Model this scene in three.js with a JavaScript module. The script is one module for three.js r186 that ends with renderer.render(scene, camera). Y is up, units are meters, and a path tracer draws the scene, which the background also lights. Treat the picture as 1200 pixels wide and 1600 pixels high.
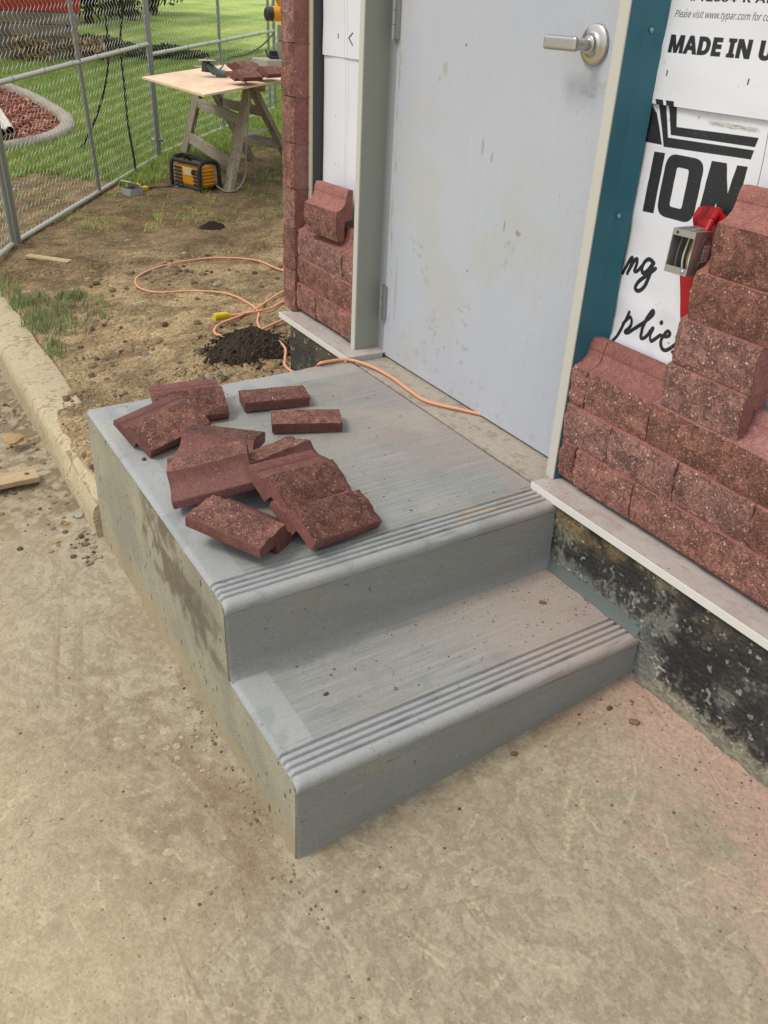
import * as THREE from 'three';
import { mergeGeometries, mergeVertices } from 'three/addons/utils/BufferGeometryUtils.js';
import { RoundedBoxGeometry } from 'three/addons/geometries/RoundedBoxGeometry.js';

// ------------------------------------------------------------------ camera, sky, sun, exposure
const scene = new THREE.Scene();
const camera = new THREE.PerspectiveCamera(61.05, 0.75, 0.05, 600);
camera.rotation.order = 'YXZ';
camera.position.set(-1.464, 1.5155, 1.0727);
camera.rotation.set(-0.52509, -0.56331, 0.054246, 'YXZ');
const renderer = new THREE.WebGLRenderer({ antialias: true });
renderer.toneMapping = THREE.LinearToneMapping;
renderer.toneMappingExposure = 1.19;
renderer.shadowMap.enabled = true;
{ // overcast sky: bright, slightly cool, a little brighter overhead
  const w = 256, h = 128, a = new Float32Array(w * h * 4);
  for (let j = 0; j < h; j++) for (let i = 0; i < w; i++) {
    const el = Math.max(0, Math.sin((j + .5) / h * Math.PI - Math.PI / 2)), k = (j * w + i) * 4;
    const l = .62 + .48 * el;
    a[k] = l * .98; a[k + 1] = l * 1.0; a[k + 2] = l * 1.045; a[k + 3] = 1;
  }
  const sky = new THREE.DataTexture(a, w, h, THREE.RGBAFormat, THREE.FloatType);
  sky.mapping = THREE.EquirectangularReflectionMapping; sky.magFilter = sky.minFilter = THREE.LinearFilter;
  sky.needsUpdate = true;
  scene.background = sky; scene.environment = sky;
}
const sun = new THREE.DirectionalLight(0xfff1e0, 1.5);
sun.position.set(-9, 13, -3.5); sun.target.position.set(0, 0, -1);
sun.castShadow = true; sun.shadow.radius = 34; sun.shadow.mapSize.set(2048, 2048);
Object.assign(sun.shadow.camera, { left: -14, right: 14, top: 14, bottom: -14, near: 1, far: 60 });
scene.add(sun, sun.target);

// ------------------------------------------------------------------ noise and random numbers
function rng(s) { return () => { s |= 0; s = s + 0x6D2B79F5 | 0; let t = Math.imul(s ^ s >>> 15, 1 | s); t = t + Math.imul(t ^ t >>> 7, 61 | t) ^ t; return ((t ^ t >>> 14) >>> 0) / 4294967296; }; }
const R0 = rng(7);
const PERM = new Float32Array(65536); for (let i = 0; i < 65536; i++) PERM[i] = R0();
function vn(x, y) {
  const xi = Math.floor(x), yi = Math.floor(y), fx = x - xi, fy = y - yi;
  const u = fx * fx * (3 - 2 * fx), v = fy * fy * (3 - 2 * fy);
  const a = (xi & 255), b = (xi + 1 & 255), c = (yi & 255) << 8, d = (yi + 1 & 255) << 8;
  const p = PERM[a + c], q = PERM[b + c], r = PERM[a + d], s = PERM[b + d];
  return p + (q - p) * u + (r - p + (p - q - r + s) * u) * v;
}
function fbm(x, y, o = 4) { let s = 0, a = .5, n = 0; for (let i = 0; i < o; i++) { s += a * vn(x, y); n += a; a *= .5; x = x * 2.03 + 17.3; y = y * 2.03 + 5.1; } return s / n; }
const sst = (a, b, t) => { t = Math.min(1, Math.max(0, (t - a) / (b - a))); return t * t * (3 - 2 * t); };
const lerp = (a, b, t) => a + (b - a) * t;
const mix3 = (a, b, t) => [a[0] + (b[0] - a[0]) * t, a[1] + (b[1] - a[1]) * t, a[2] + (b[2] - a[2]) * t];

// ------------------------------------------------------------------ textures
function tex(w, h, fn, srgb = true, wrap = THREE.RepeatWrapping) {
  const a = new Uint8Array(w * h * 4);
  for (let j = 0, k = 0; j < h; j++) for (let i = 0; i < w; i++, k += 4) {
    const c = fn((i + .5) / w, (j + .5) / h, i, j);
    if (typeof c === 'number') a[k] = a[k + 1] = a[k + 2] = Math.max(0, Math.min(255, c * 255));
    else { a[k] = Math.max(0, Math.min(255, c[0])); a[k + 1] = Math.max(0, Math.min(255, c[1])); a[k + 2] = Math.max(0, Math.min(255, c[2])); }
    a[k + 3] = 255;
  }
  const t = new THREE.DataTexture(a, w, h, THREE.RGBAFormat, THREE.UnsignedByteType);
  t.wrapS = t.wrapT = wrap; t.magFilter = THREE.LinearFilter; t.minFilter = THREE.LinearMipmapLinearFilter;
  if (srgb) t.colorSpace = THREE.SRGBColorSpace;
  t.needsUpdate = true; return t;
}
const std = o => new THREE.MeshStandardMaterial({ roughness: .85, side: THREE.DoubleSide, ...o });
const flat = (c, rough = .7, metal = 0, extra = {}) => std({ color: c, roughness: rough, metalness: metal, ...extra });

// ------------------------------------------------------------------ scene helpers
const used = {};
function numbered(n) { const k = used[n] = (used[n] ?? -1) + 1; return k ? n + '_' + String(k).padStart(3, '0') : n; }
function tag(o, label, category, group, kind) {
  if (label) o.userData.label = label; if (category) o.userData.category = category;
  if (group) o.userData.group = group; if (kind) o.userData.kind = kind; return o;
}
function thing(name, label, category, pos = [0, 0, 0], group) {
  const o = new THREE.Group(); o.name = numbered(name); o.position.set(...pos); scene.add(o); return tag(o, label, category, group);
}
function mesh(name, geo, mat, parent = scene) {
  const m = new THREE.Mesh(Array.isArray(geo) ? merge(geo) : geo, mat);
  m.name = parent === scene ? numbered(name) : name; m.castShadow = m.receiveShadow = true; parent.add(m); return m;
}
function merge(list) {
  list = list.map(g => { const n = g.index ? g.toNonIndexed() : g.clone(); for (const k of Object.keys(n.attributes)) if (!['position', 'normal', 'uv'].includes(k)) n.deleteAttribute(k); return n; });
  return mergeGeometries(list, false);
}
const V3 = (x, y, z) => new THREE.Vector3(x, y, z);
function box(x0, x1, y0, y1, z0, z1, r = 0) {
  const sx = x1 - x0, sy = y1 - y0, sz = z1 - z0;
  const g = r ? new RoundedBoxGeometry(sx, sy, sz, 2, r) : new THREE.BoxGeometry(sx, sy, sz);
  return g.translate((x0 + x1) / 2, (y0 + y1) / 2, (z0 + z1) / 2);
}
function bar(a, b, w, t, up = V3(0, 1, 0)) { // a squared timber from a to b
  const d = V3(...b).sub(V3(...a)), L = d.length(); d.normalize();
  const s = V3().crossVectors(up, d).normalize(), u = V3().crossVectors(d, s);
  const g = new RoundedBoxGeometry(w, t, L, 1, Math.min(w, t) * .06), m = new THREE.Matrix4().makeBasis(s, u, d);
  const c = V3(...a).add(V3(...b)).multiplyScalar(.5); m.setPosition(c); return g.applyMatrix4(m);
}
function cyl(a, b, r0, r1 = r0, n = 14) {
  const A = V3(...a), B = V3(...b), d = B.clone().sub(A), g = new THREE.CylinderGeometry(r1, r0, d.length(), n);
  const q = new THREE.Quaternion().setFromUnitVectors(V3(0, 1, 0), d.clone().normalize());
  return g.applyQuaternion(q).translate(...A.add(B).multiplyScalar(.5).toArray());
}
function tube(pts, r, seg = 60, n = 8, closed = false) { return new THREE.TubeGeometry(new THREE.CatmullRomCurve3(pts.map(p => V3(...p)), closed, 'centripetal'), seg, r, n, closed); }
function gridGeo(us, vs, fn) { // sheet of us.length x vs.length points; fn(u, v) -> [x, y, z, tu, tv]
  const p = [], t = [], ix = [], nu = us.length;
  for (const v of vs) for (const u of us) { const q = fn(u, v); p.push(q[0], q[1], q[2]); t.push(q[3], q[4]); }
  for (let j = 0; j < vs.length - 1; j++) for (let i = 0; i < nu - 1; i++) { const a = j * nu + i; ix.push(a, a + 1, a + nu, a + 1, a + nu + 1, a + nu); }
  const g = new THREE.BufferGeometry(); g.setAttribute('position', new THREE.Float32BufferAttribute(p, 3)); g.setAttribute('uv', new THREE.Float32BufferAttribute(t, 2)); g.setIndex(ix); g.computeVertexNormals(); return g;
}
const lin = (a, b, n) => Array.from({ length: n + 1 }, (_, i) => a + (b - a) * i / n);
function planeUV(g, f) { const p = g.attributes.position, u = new Float32Array(p.count * 2); for (let i = 0; i < p.count; i++) { const q = f(p.getX(i), p.getY(i), p.getZ(i)); u[i * 2] = q[0]; u[i * 2 + 1] = q[1]; } g.setAttribute('uv', new THREE.BufferAttribute(u, 2)); return g; }
function pebble(seed, flatness = .7) {
  const g = mergeVertices(new THREE.IcosahedronGeometry(1, 1).deleteAttribute('normal').deleteAttribute('uv')), p = g.attributes.position, r = rng(seed);
  for (let i = 0; i < p.count; i++) { const k = .7 + .5 * r(); p.setXYZ(i, p.getX(i) * k, p.getY(i) * k * flatness, p.getZ(i) * k); }
  const n = g.toNonIndexed(); n.computeVertexNormals(); return n;
}
function scatter(name, geo, mat, list, label, category) { // list of {p, s, ry, rx, c}
  const im = new THREE.InstancedMesh(geo, mat, list.length), m = new THREE.Matrix4(), q = new THREE.Quaternion(), e = new THREE.Euler(), c = new THREE.Color();
  list.forEach((o, i) => { q.setFromEuler(e.set(o.rx || 0, o.ry || 0, o.rz || 0)); m.compose(V3(...o.p), q, Array.isArray(o.s) ? V3(...o.s) : V3(o.s, o.s, o.s)); im.setMatrixAt(i, m); if (o.c) im.setColorAt(i, c.setRGB(...o.c)); });
  im.name = numbered(name); im.castShadow = im.receiveShadow = true; scene.add(im); return tag(im, label, category, null, 'stuff');
}

// ------------------------------------------------------------------ measures of the place
const XL = -.9543, XW = -.047;                       // porch: outer face, foundation face
const tx = x => (x - XL) / (XW - XL);
const YT = x => .4173 + .024 * tx(x), YS = x => .2177 + .034 * tx(x);
const ZU = -.345, ZB = -.3315, ZE = -1.458;           // upper nosing, back of the tread, far end
function paveY(x, z) {
  const a = x - XL, k = a > .95 ? .152 : a > 0 ? .16 * a : .03 * a;
  const soft = .12 * Math.exp(-Math.abs(a) * 9) * .05;
  return k + soft - .006 + (a < .25 ? .025 * Math.min(0, z) * sst(.25, -.1, a) : 0) * (z < 0 ? Math.max(0, 1 + Math.min(0, z + 3) * .3) : 1);
}
const farY = (x, z) => .18 + .0275 * (x + .585) - .0478 * (z + 4.567);
function dirtY(x, z) { const near = .11 + .13 * sst(-.8, -.05, x); return lerp(near, farY(x, z), sst(-2, -4.5, z)); }

// ------------------------------------------------------------------ ground: dusty paving
const PAV = { x0: -3.2, z0: -3.2, s: 4.2 };
function pavFlake(x, z) { // trodden mud film: thin flat flakes with broken edges at several sizes
  const w = fbm(x * 3 + 1, z * 3, 3), p = fbm(x * 38 + w * 9, z * 30 + 3 + w * 7, 5), q = fbm(x * 85 + 7, z * 70 + w * 9, 4), d = fbm(x * 7 + 30, z * 6 + w * 3, 5);
  return [sst(.49, .58, p), sst(.5, .6, q), sst(.4, .62, d), w];
}
function pavCol(u, v) {
  const x = PAV.x0 + u * PAV.s, z = PAV.z0 + v * PAV.s;
  const w1 = fbm(x * 2.1 + 3, z * 2.1, 4), w3 = fbm(x * 30, z * 30 + 8, 3), g = vn(x * 460, z * 460), g2 = vn(x * 190, z * 190), [f1, f2, f3] = pavFlake(x, z), w2 = fbm(x * 9 + 40, z * 9, 4);
  let c = mix3([156, 147, 127], [165, 155, 133], sst(.3, .7, w1));
  c = mix3(c, [184, 174, 151], .34 * f1 * (.25 + .75 * f3)); c = mix3(c, [136, 124, 102], .3 * (1 - f3) * (1 - f1 * .5)); c = mix3(c, [186, 176, 152], .24 * f2); c = mix3(c, [130, 118, 97], .22 * (1 - f2) * (1 - f1));
  const right = sst(-1.0, -.2, x + .3 * (w1 - .5)) * sst(-.1, .35, z);
  c = mix3(c, [152, 147, 126], .35 * right);
  const left = sst(-1.0, -1.6, x + (w1 - .5) * .6);
  c = mix3(c, [196, 180, 144], .5 * left);
  const dw = XW - x, pk = sst(.30, .03, dw - .05 * sst(.2, .6, z) + (w2 - .5) * .34 + (w3 - .5) * .16) * sst(-.2, .02, z) * (z > -.05 ? 1 : 0);
  c = mix3(c, [190, 154, 142], .8 * pk * (.75 + .5 * (g2 - .5)));
  const rs = Math.exp(-(((x + 1.05 + .035 * Math.sin(z * 9)) / .035) ** 2)) * sst(.1, -.05, z) * sst(-.55, -.25, z);
  c = mix3(c, [122, 92, 70], .5 * rs * sst(.35, .6, w3 * .6 + w2 * .4));
  const damp = sst(-1.55, -1.05, x + (w2 - .5) * .4) * sst(-.95, -.6, z + (w1 - .5) * .4) * sst(.2, -.15, z); c = mix3(c, [124, 108, 86], .5 * damp * sst(.62, .4, w3 * .5 + w2 * .5));
  const lm = sst(-1.32, -1.03, x + (w2 - .5) * .35) * sst(-1.35, -1.75, z);
  c = mix3(c, [116, 98, 72], .7 * lm * sst(.36, .58, w3));
  for (const q of SCUFF) { const dx = x - q[0], dz = z - q[1], a = dx * q[2] + dz * q[3], b = -dx * q[3] + dz * q[2] + q[6] * a * a; if (Math.abs(a) < q[4] && Math.abs(b) < q[5]) c = mix3(c, q[7] > 0 ? [194, 182, 154] : [136, 120, 94], .5 * (1 - Math.abs(a) / q[4]) * sst(.35, .6, g2 * .4 + w3 * .6)); }
  if (vn(x * 150 + 5, z * 150) > .955) c = mix3(c, g > .5 ? [206, 196, 172] : [96, 84, 66], .6);
  const k = .92 + .11 * g + .09 * (g2 - .5); return [c[0] * k, c[1] * k, c[2] * k];
}
const SCUFF = []; { const r = rng(31); for (let i = 0; i < 150; i++) { const a = r() * 6.3; SCUFF.push([-2.3 + r() * 2.4, -.5 + r() * 1.3, Math.cos(a), Math.sin(a), .03 + r() * .13, .0015 + r() * .006, (r() - .5) * 3, r() < .6 ? 1 : -1]); }
  for (let i = 0; i < 26; i++) { const a = r() * 6.3; SCUFF.push([-1.6 + r() * 1.6, .15 + r() * .7, Math.cos(a), Math.sin(a), .1 + r() * .14, .002 + r() * .004, 1.5 + r() * 3.5, 1]); }
  SCUFF.push([-1.16, -.95, -.25, .97, .3, .012, .1, -1], [-1.22, -.95, -.25, .97, .28, .01, .1, -1]); }
function pavBump(u, v) {
  const x = PAV.x0 + u * PAV.s, z = PAV.z0 + v * PAV.s, [f1, f2, f3] = pavFlake(x, z); let h = .3 + .2 * f1 * (.4 + .6 * f3) + .1 * f2 * f3 + .12 * f3 + .2 * vn(x * 330, z * 330) + .14 * vn(x * 110, z * 110);
  for (const q of SCUFF) { const dx = x - q[0], dz = z - q[1], a = dx * q[2] + dz * q[3], b = -dx * q[3] + dz * q[2] + q[6] * a * a; if (Math.abs(a) < q[4] && Math.abs(b) < q[5]) h += q[7] * .18 * (1 - Math.abs(b) / q[5]); }
  return h;
}
const M = {};
M.pave = std({ map: tex(2048, 2048, pavCol, true, THREE.MirroredRepeatWrapping), bumpMap: tex(2048, 2048, pavBump, false, THREE.MirroredRepeatWrapping), bumpScale: .005, roughness: .97 });
{
  const near = lin(-3.2, 1, 140), far = [-80, -40, -20, -10, -6, -4], xs = [...far, ...near, 2, 4, 8, 20, 60, 120], zs = [-120, -60, -30, -15, -8, -5, ...lin(-3.2, 1, 140), 2, 4, 8, 20, 60];
  const g = gridGeo(xs, zs, (x, z) => [x, paveY(x, z) + (Math.abs(x) < 4 && Math.abs(z) < 4 ? .006 * (fbm(x * 5, z * 5, 3) - .5) : 0), z, (x - PAV.x0) / PAV.s, (z - PAV.z0) / PAV.s]);
  tag(mesh('ground', g, M.pave), 'dusty tan concrete paving around the foot of the steps', 'ground', null, 'structure');
}

// ------------------------------------------------------------------ dirt yard and lawn
M.dirt = std({
  vertexColors: true,
  map: tex(2048, 2048, (u, v) => {
    const x = u * 4, z = v * 4, w2 = fbm(x * 7, z * 8, 4), w3 = vn(x * 150, z * 150), w4 = fbm(x * 22, z * 26, 4), w5 = fbm(x * 60 + 7, z * 66, 3);
    let c = mix3([168, 146, 108], [140, 118, 84], sst(.35, .65, w2)); c = mix3(c, [190, 170, 130], .5 * sst(.52, .64, w4)); c = mix3(c, [92, 76, 53], .6 * sst(.55, .68, w5 * .6 + w2 * .4)); c = mix3(c, [182, 166, 132], .5 * sst(.6, .68, w5));
    const k = .8 + .36 * w3; return [c[0] * k, c[1] * k, c[2] * k];
  }, true, THREE.MirroredRepeatWrapping),
  bumpMap: tex(2048, 2048, (u, v) => { const x = u * 4, z = v * 4; return .4 * fbm(x * 22, z * 26, 4) + .45 * fbm(x * 60 + 7, z * 66, 3) + .15 * vn(x * 150, z * 150); }, false, THREE.MirroredRepeatWrapping), bumpScale: .042, roughness: 1
});
// where bare soil shows: inside the fence, and a worn strip beyond it
function soilMask(x, z) {
  const e = fbm(x * 1.7 + 4, z * 1.7, 3) - .5;
  const s = (x + .585) * .845 + (z + 4.567) * .535;            // signed distance from the line of the near fence panel
  const beyond = -s;                                            // metres behind the panel
  const lim = x < .6 ? .62 - .6 * sst(-.3, .5, x) : .0;
  const right = z + 6.1 - (x - 1.2) * -.35;                      // grass begins behind the sawhorse
  return (beyond < lim + e * .8) && (right + e * 1.2 > -.2 || x < .4) ? 1 : 0;
}
{
  const xs = [...lin(-.955, 1.3, 130), ...lin(1.34, 4.4, 50)], zs = [...lin(-9, -5.05, 60), ...lin(-5, -1.4, 170)];
  const g = gridGeo(xs, zs, (x, z) => {
    let y = dirtY(x, z) + .03 * (fbm(x * 6, z * 6, 4) - .5) + .014 * (vn(x * 22, z * 22) - .5) * sst(-6, -2, z);
    y += z < -4 ? (soilMask(x, z) ? .012 : -.05) : 0;
    if (x < -.78) { const cov = sst(-2.6, -2.2, z + .3 * (fbm(z * 7, x * 7, 2) - .5)); y = lerp(y - .06 * sst(-.78, -.83, x), y + .008 - .05 * sst(-.9 + .03 * (fbm(z * 12, 3, 2) - .5), -.955, x), cov); }
    return [x, y, z, x / 4, z / 4];
  });
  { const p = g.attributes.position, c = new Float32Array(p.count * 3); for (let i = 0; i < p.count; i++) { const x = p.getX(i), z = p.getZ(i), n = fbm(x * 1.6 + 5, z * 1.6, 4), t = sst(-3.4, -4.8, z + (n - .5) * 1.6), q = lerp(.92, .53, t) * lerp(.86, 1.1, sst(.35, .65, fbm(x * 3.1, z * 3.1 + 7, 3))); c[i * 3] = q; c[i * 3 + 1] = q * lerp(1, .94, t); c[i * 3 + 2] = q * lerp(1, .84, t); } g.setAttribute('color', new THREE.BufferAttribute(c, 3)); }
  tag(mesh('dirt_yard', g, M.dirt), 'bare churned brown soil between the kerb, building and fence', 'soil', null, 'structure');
}
M.lawn = std({ map: tex(1024, 1024, (u, v) => {
  const x = u * 6, z = v * 6, w = fbm(x * 1.2, z * 1.2, 4), g = vn(x * 60, z * 50), h = vn(x * 14, z * 14);
  let c = mix3([128, 158, 60], [164, 184, 90], sst(.3, .7, w)); c = mix3(c, [172, 170, 104], .3 * sst(.6, .8, h)); const k = .72 + .5 * g; return [c[0] * k, c[1] * k, c[2] * k];
}, true, THREE.MirroredRepeatWrapping), roughness: 1 });
{
  const xs = [-4, ...lin(-2, 9, 60), 12, 16, 22, 30, 45, 70, 110], zs = [-140, -100, -70, -50, -38, -30, -25, ...lin(-22, -3.6, 80)];
  const g = gridGeo(xs, zs, (x, z) => [x, farY(x, z) + .05 * (fbm(x * .5, z * .5, 3) - .5) * sst(-4, -7, z) + (x < -1 || z > -4.5 ? -.12 : 0) - .01, z, x / 6, z / 6]);
  tag(mesh('lawn', g, M.lawn), 'wide mown green lawn beyond the wire fence', 'lawn', null, 'structure');
}
// grass blades
const bladeMat = new THREE.MeshStandardMaterial({ color: 0xffffff, roughness: .8, side: THREE.DoubleSide });
function tuftGeo(seed, n, h, spread) {
  const r = rng(seed), p = [];
  for (let i = 0; i < n; i++) { const a = r() * 6.28, d = r() * spread, x = Math.cos(a) * d, z = Math.sin(a) * d, b = r() * 6.28, w = .0022 + r() * .0016, l = h * (.6 + .6 * r()), ln = l * (.2 + .6 * r()), la = r() * 6.28;
    p.push(x - Math.cos(b) * w, -.004, z - Math.sin(b) * w, x + Math.cos(b) * w, -.004, z + Math.sin(b) * w, x + Math.cos(la) * ln, l, z + Math.sin(la) * ln); }
  const g = new THREE.BufferGeometry(); g.setAttribute('position', new THREE.Float32BufferAttribute(p, 3)); g.computeVertexNormals(); return g;
}
{
  const r = rng(99), list = [], g = tuftGeo(5, 9, .05, .035);
  for (let i = 0; i < 90000 && list.length < 52000; i++) {
    const z = -4.6 - 9.5 * Math.pow(r(), 1.15), lo = -.9 + (-4.6 - z) * -.02, hi = 1.2 + (-4.6 - z) * .62; const x = lo + (hi - lo) * r();
    if (x < -.3 && z > -5.4) continue;
    if (soilMask(x, z) && r() > .02) continue;
    if (inBed(x, z)) continue;
    const w = fbm(x * 1.2, z * 1.2, 3), k = .75 + .5 * r(), dry = r() < .12;
    const c = dry ? [.42, .38, .17] : [lerp(.20, .36, w) * k, lerp(.33, .46, w) * k, lerp(.06, .11, w) * k];
    const s = .8 + .6 * r(); list.push({ p: [x, farY(x, z), z], s: [s, s * (.6 + .5 * r()), s], ry: r() * 6.28, c });
  }
  scatter('grass', g, bladeMat, list, 'mown green grass blades of the lawn behind the wire fence', 'grass');
  const l2 = [], g2 = tuftGeo(8, 9, .05, .035);
  for (const [cx, cz, sx, sz, n] of [[-.72, -3.6, .1, .07, 80], [-.53, -3.57, .07, .045, 60], [-.73, -3.22, .06, .13, 130], [-.765, -2.9, .03, .14, 40], [-.62, -3.3, .2, .35, 90], [-.78, -3.75, .06, .3, 40], [-.66, -3.42, .1, .1, 40]])
    for (let i = 0; i < n; i++) { const a = r() * 6.28, d = Math.sqrt(r()), x = cx + Math.cos(a) * d * sx, z = cz + Math.sin(a) * d * sz, k = .7 + .6 * r(); const s = .6 + .6 * r(); l2.push({ p: [x, dirtY(x, z), z], s, ry: r() * 6.28, c: r() < .4 ? [.42 * k, .37 * k, .21 * k] : [.25 * k, .34 * k, .13 * k] }); }
  scatter('grass_patch', g2, bladeMat, l2, 'small green weedy grass patch in bare soil beside the kerb', 'grass');
}

// ------------------------------------------------------------------ kerb
M.kerb = std({
  map: tex(512, 1024, (u, v) => { const w = fbm(u * 6, v * 24, 4), w2 = fbm(u * 40, v * 160, 3), g = vn(u * 190, v * 800); let c = mix3([180, 167, 136], [206, 194, 164], w); c = mix3(c, [140, 118, 82], .6 * sst(.56, .68, w2 * .5 + w * .5)); const k = .9 + .16 * g; return [c[0] * k, c[1] * k, c[2] * k]; }),
  bumpMap: tex(512, 1024, (u, v) => .5 * fbm(u * 20, v * 80, 4) + .5 * vn(u * 120, v * 500), false), bumpScale: .006, roughness: .95
});
{
  const prof = [[-.968, -.2], [-.969, -.08], [-.971, -.03], [-.974, .01], [-.978, .045], [-.977, .068], [-.968, .088], [-.95, .1], [-.91, .104], [-.86, .106], [-.812, .106], [-.8, .1], [-.797, .02], [-.797, -.1]];
  let L = [0]; for (let i = 1; i < prof.length; i++) L.push(L[i - 1] + Math.hypot(prof[i][0] - prof[i - 1][0], prof[i][1] - prof[i - 1][1]));
  const g = gridGeo(prof.map((_, i) => i), lin(-7, -1.456, 200), (i, z) => {
    const n = fbm(z * 5 + i * .3, i * .35, 3) - .5, worn = sst(-2.3, -1.95, z) * (i > 3 && i < 9 ? 1 : 0), up = i > 2 ? 1 : .4;
    return [prof[i][0] + n * .018 * up + worn * .012, prof[i][1] + (i > 2 ? n * .018 : 0) - worn * (i < 7 ? .022 : .01), z, L[i] / .6, z / 1.2];
  });
  const cap = new THREE.ShapeGeometry(new THREE.Shape(prof.map(q => new THREE.Vector2(q[0], q[1] - .008)))).translate(0, 0, -1.458);
  tag(mesh('kerb', [g, cap], M.kerb), 'worn tan concrete kerb running back from the far corner of the steps', 'kerb');
}

// ------------------------------------------------------------------ concrete steps
const GRAY = [151, 158, 159], GRAYD = [132, 138, 138];
function stepTop(len, margin, backMargin, dustX, seed, pinkAll) { // u across (0 outer edge .. .91 wall), v along the profile in metres
  return (u, v) => {
    const x = u * .92, s = v * len, w = fbm(x * 4 + seed, s * 4, 4), w2 = fbm(x * 14, s * 14 + seed, 4), g = vn(x * 500, s * 500 + seed);
    const edge = .082 + .003 * vn(s * 30, seed), band = x < edge || (backMargin && s < .095) ? 1 : 0;
    const broom = fbm(x * 9 + seed + s * 3, s * 330, 2), broom2 = fbm(x * 6 + 3, s * 120 + seed, 2);
    let c = mix3([146, 151, 151], [159, 164, 164], w);
    if (!band && s < margin) { const k = (broom - .5) * .17 + (broom2 - .5) * .07; c = [c[0] * (.945 + k), c[1] * (.94 + k), c[2] * (.93 + k)]; c = mix3(c, [152, 144, 132], .35 * sst(.4, .7, fbm(x * 3, s * 3 + seed, 3))); }
    else c = mix3(c, [166, 170, 172], .3);
    c = mix3(c, [120, 126, 125], .3 * sst(.56, .7, w2));
    const d = sst(dustX, .93, x + (w - .5) * .5 + (w2 - .5) * .2);
    c = mix3(c, [176, 148, 140], pinkAll * d * (.6 + .5 * vn(x * 160, s * 160)));
    const sp = vn(x * 130 + 3, s * 130 + seed); if (sp > .94) c = mix3(c, [112, 100, 94], .4); c = mix3(c, [174, 168, 156], .3 * sst(.55, .7, fbm(x * 5 + 7, s * 6 + seed, 4)));
    const k = .95 + .1 * g; return [c[0] * k, c[1] * k, c[2] * k];
  };
}
function stepBump(len, margin, seed, backMargin) {
  return (u, v) => { const x = u * .92, s = v * len, band = x < .082 || (backMargin && s < .095) || s > margin; return band ? .5 + .1 * vn(x * 60, s * 60) : .35 + .3 * fbm(x * 9 + seed + s * 3, s * 330, 2) + .12 * vn(x * 300, s * 300); };
}
function riserCol(seed, h) {
  return (u, v) => { const x = u * .92, s = v * h, w = fbm(x * 3 + seed, s * 9, 4), w2 = fbm(x * 8 + seed, s * 50 + x * 12, 4), g = vn(x * 400, s * 400);
    let c = mix3([131, 135, 132], [143, 147, 143], w * .6 + w2 * .4); c = mix3(c, [152, 157, 152], .16 * sst(.6, .7, w2)); c = mix3(c, [160, 140, 118], .25 * sst(.66, .74, fbm(x * 11 + seed, s * 14 + 8, 4)));
    c = mix3(c, [160, 147, 122], .45 * sst(.05, .0, s + (w2 - .5) * .06 + (w - .5) * .05) * (seed > 5 ? 1 : .2)); if (vn(x * 90 + seed, s * 90) > .955) c = mix3(c, [80, 78, 72], .5);
    const k = .96 + .08 * g; return [c[0] * k, c[1] * k, c[2] * k]; };
}
function conc(w, h, f, b, bs, rough = .6) { return std({ map: tex(w, h, f, true, THREE.ClampToEdgeWrapping), bumpMap: tex(w, h, b, false, THREE.ClampToEdgeWrapping), bumpScale: bs, roughness: rough }); }
const stepX = [XL + .0008, XL + .003, XL + .007, XL + .012, XL + .018, ...lin(XL + .03, XW + .003, 26)];
const edgeDrop = x => { const d = .014 - (x - XL); return d > 0 ? .014 - Math.sqrt(Math.max(0, .014 * .014 - d * d)) : 0; };
function treadProfile(zBack, zFront, marks) { // list of [z, drop]: four finger grooves, then the rounded nosing
  const p = []; const zg = [-.080, -.061, -.042, -.023].map(d => zFront + d);
  p.push(...lin(zBack, zFront - .098, 14).map(z => [z, 0]), [zFront - .0965, -.0015], [zFront - .095, 0]);
  for (const z of zg) for (const [dz, y] of [[-.0056, .0004], [-.0042, -.0006], [-.0031, -.0042], [-.0018, -.0078], [0, -.0088], [.0018, -.0078], [.0031, -.0042], [.0042, -.0006], [.0056, .0004]]) p.push([z + dz, y]);
  const r = .018; for (let i = 0; i <= 8; i++) { const a = i / 8 * Math.PI / 2; p.push([zFront - r + .004 + r * Math.sin(a), -r + r * Math.cos(a)]); }
  p.push([zFront + .0035, -.023], [zFront + .0015, -.027], [zFront, -.030]); return p;
}
function loft(prof, yOf, mat, name, parent, drop = true) {
  const L = [0]; for (let i = 1; i < prof.length; i++) L.push(L[i - 1] + Math.hypot(prof[i][0] - prof[i - 1][0], prof[i][1] - prof[i - 1][1]));
  const tot = L[L.length - 1];
  const g = gridGeo(stepX, prof.map((_, i) => i), (x, i) => { const [z, d] = prof[i], n = .0026 * (fbm(x * 7 + 2, z * 9, 2) - .5) + .0011 * (fbm(x * 70 + 2, z * 20 + d * 300, 2) - .5) * (d < -.001 ? 1 : .4) - .0045 * sst(.7, .8, fbm(x * 46 + z * 3, z * 40 + 9, 2)) * (d < -.0005 && d > -.02 && z > ((i > 40) ? -9 : -9) ? 1 : 0); return [x, yOf(x, z) + d + n - (drop ? edgeDrop(x) : 0), z + n * .5, (x - XL) / .92, L[i] / tot]; });
  return mesh(name, g, mat, parent);
}
const steps = thing('concrete_steps', 'grey concrete porch landing with one lower step and grooved rounded nosings', 'steps');
const pTop = treadProfile(ZE, ZU), pLow = treadProfile(ZB - .02, 0);
const lenOf = p => p.reduce((s, q, i) => i ? s + Math.hypot(q[0] - p[i - 1][0], q[1] - p[i - 1][1]) : 0, 0);
const lT = lenOf(pTop), lL = lenOf(pLow);
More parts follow.
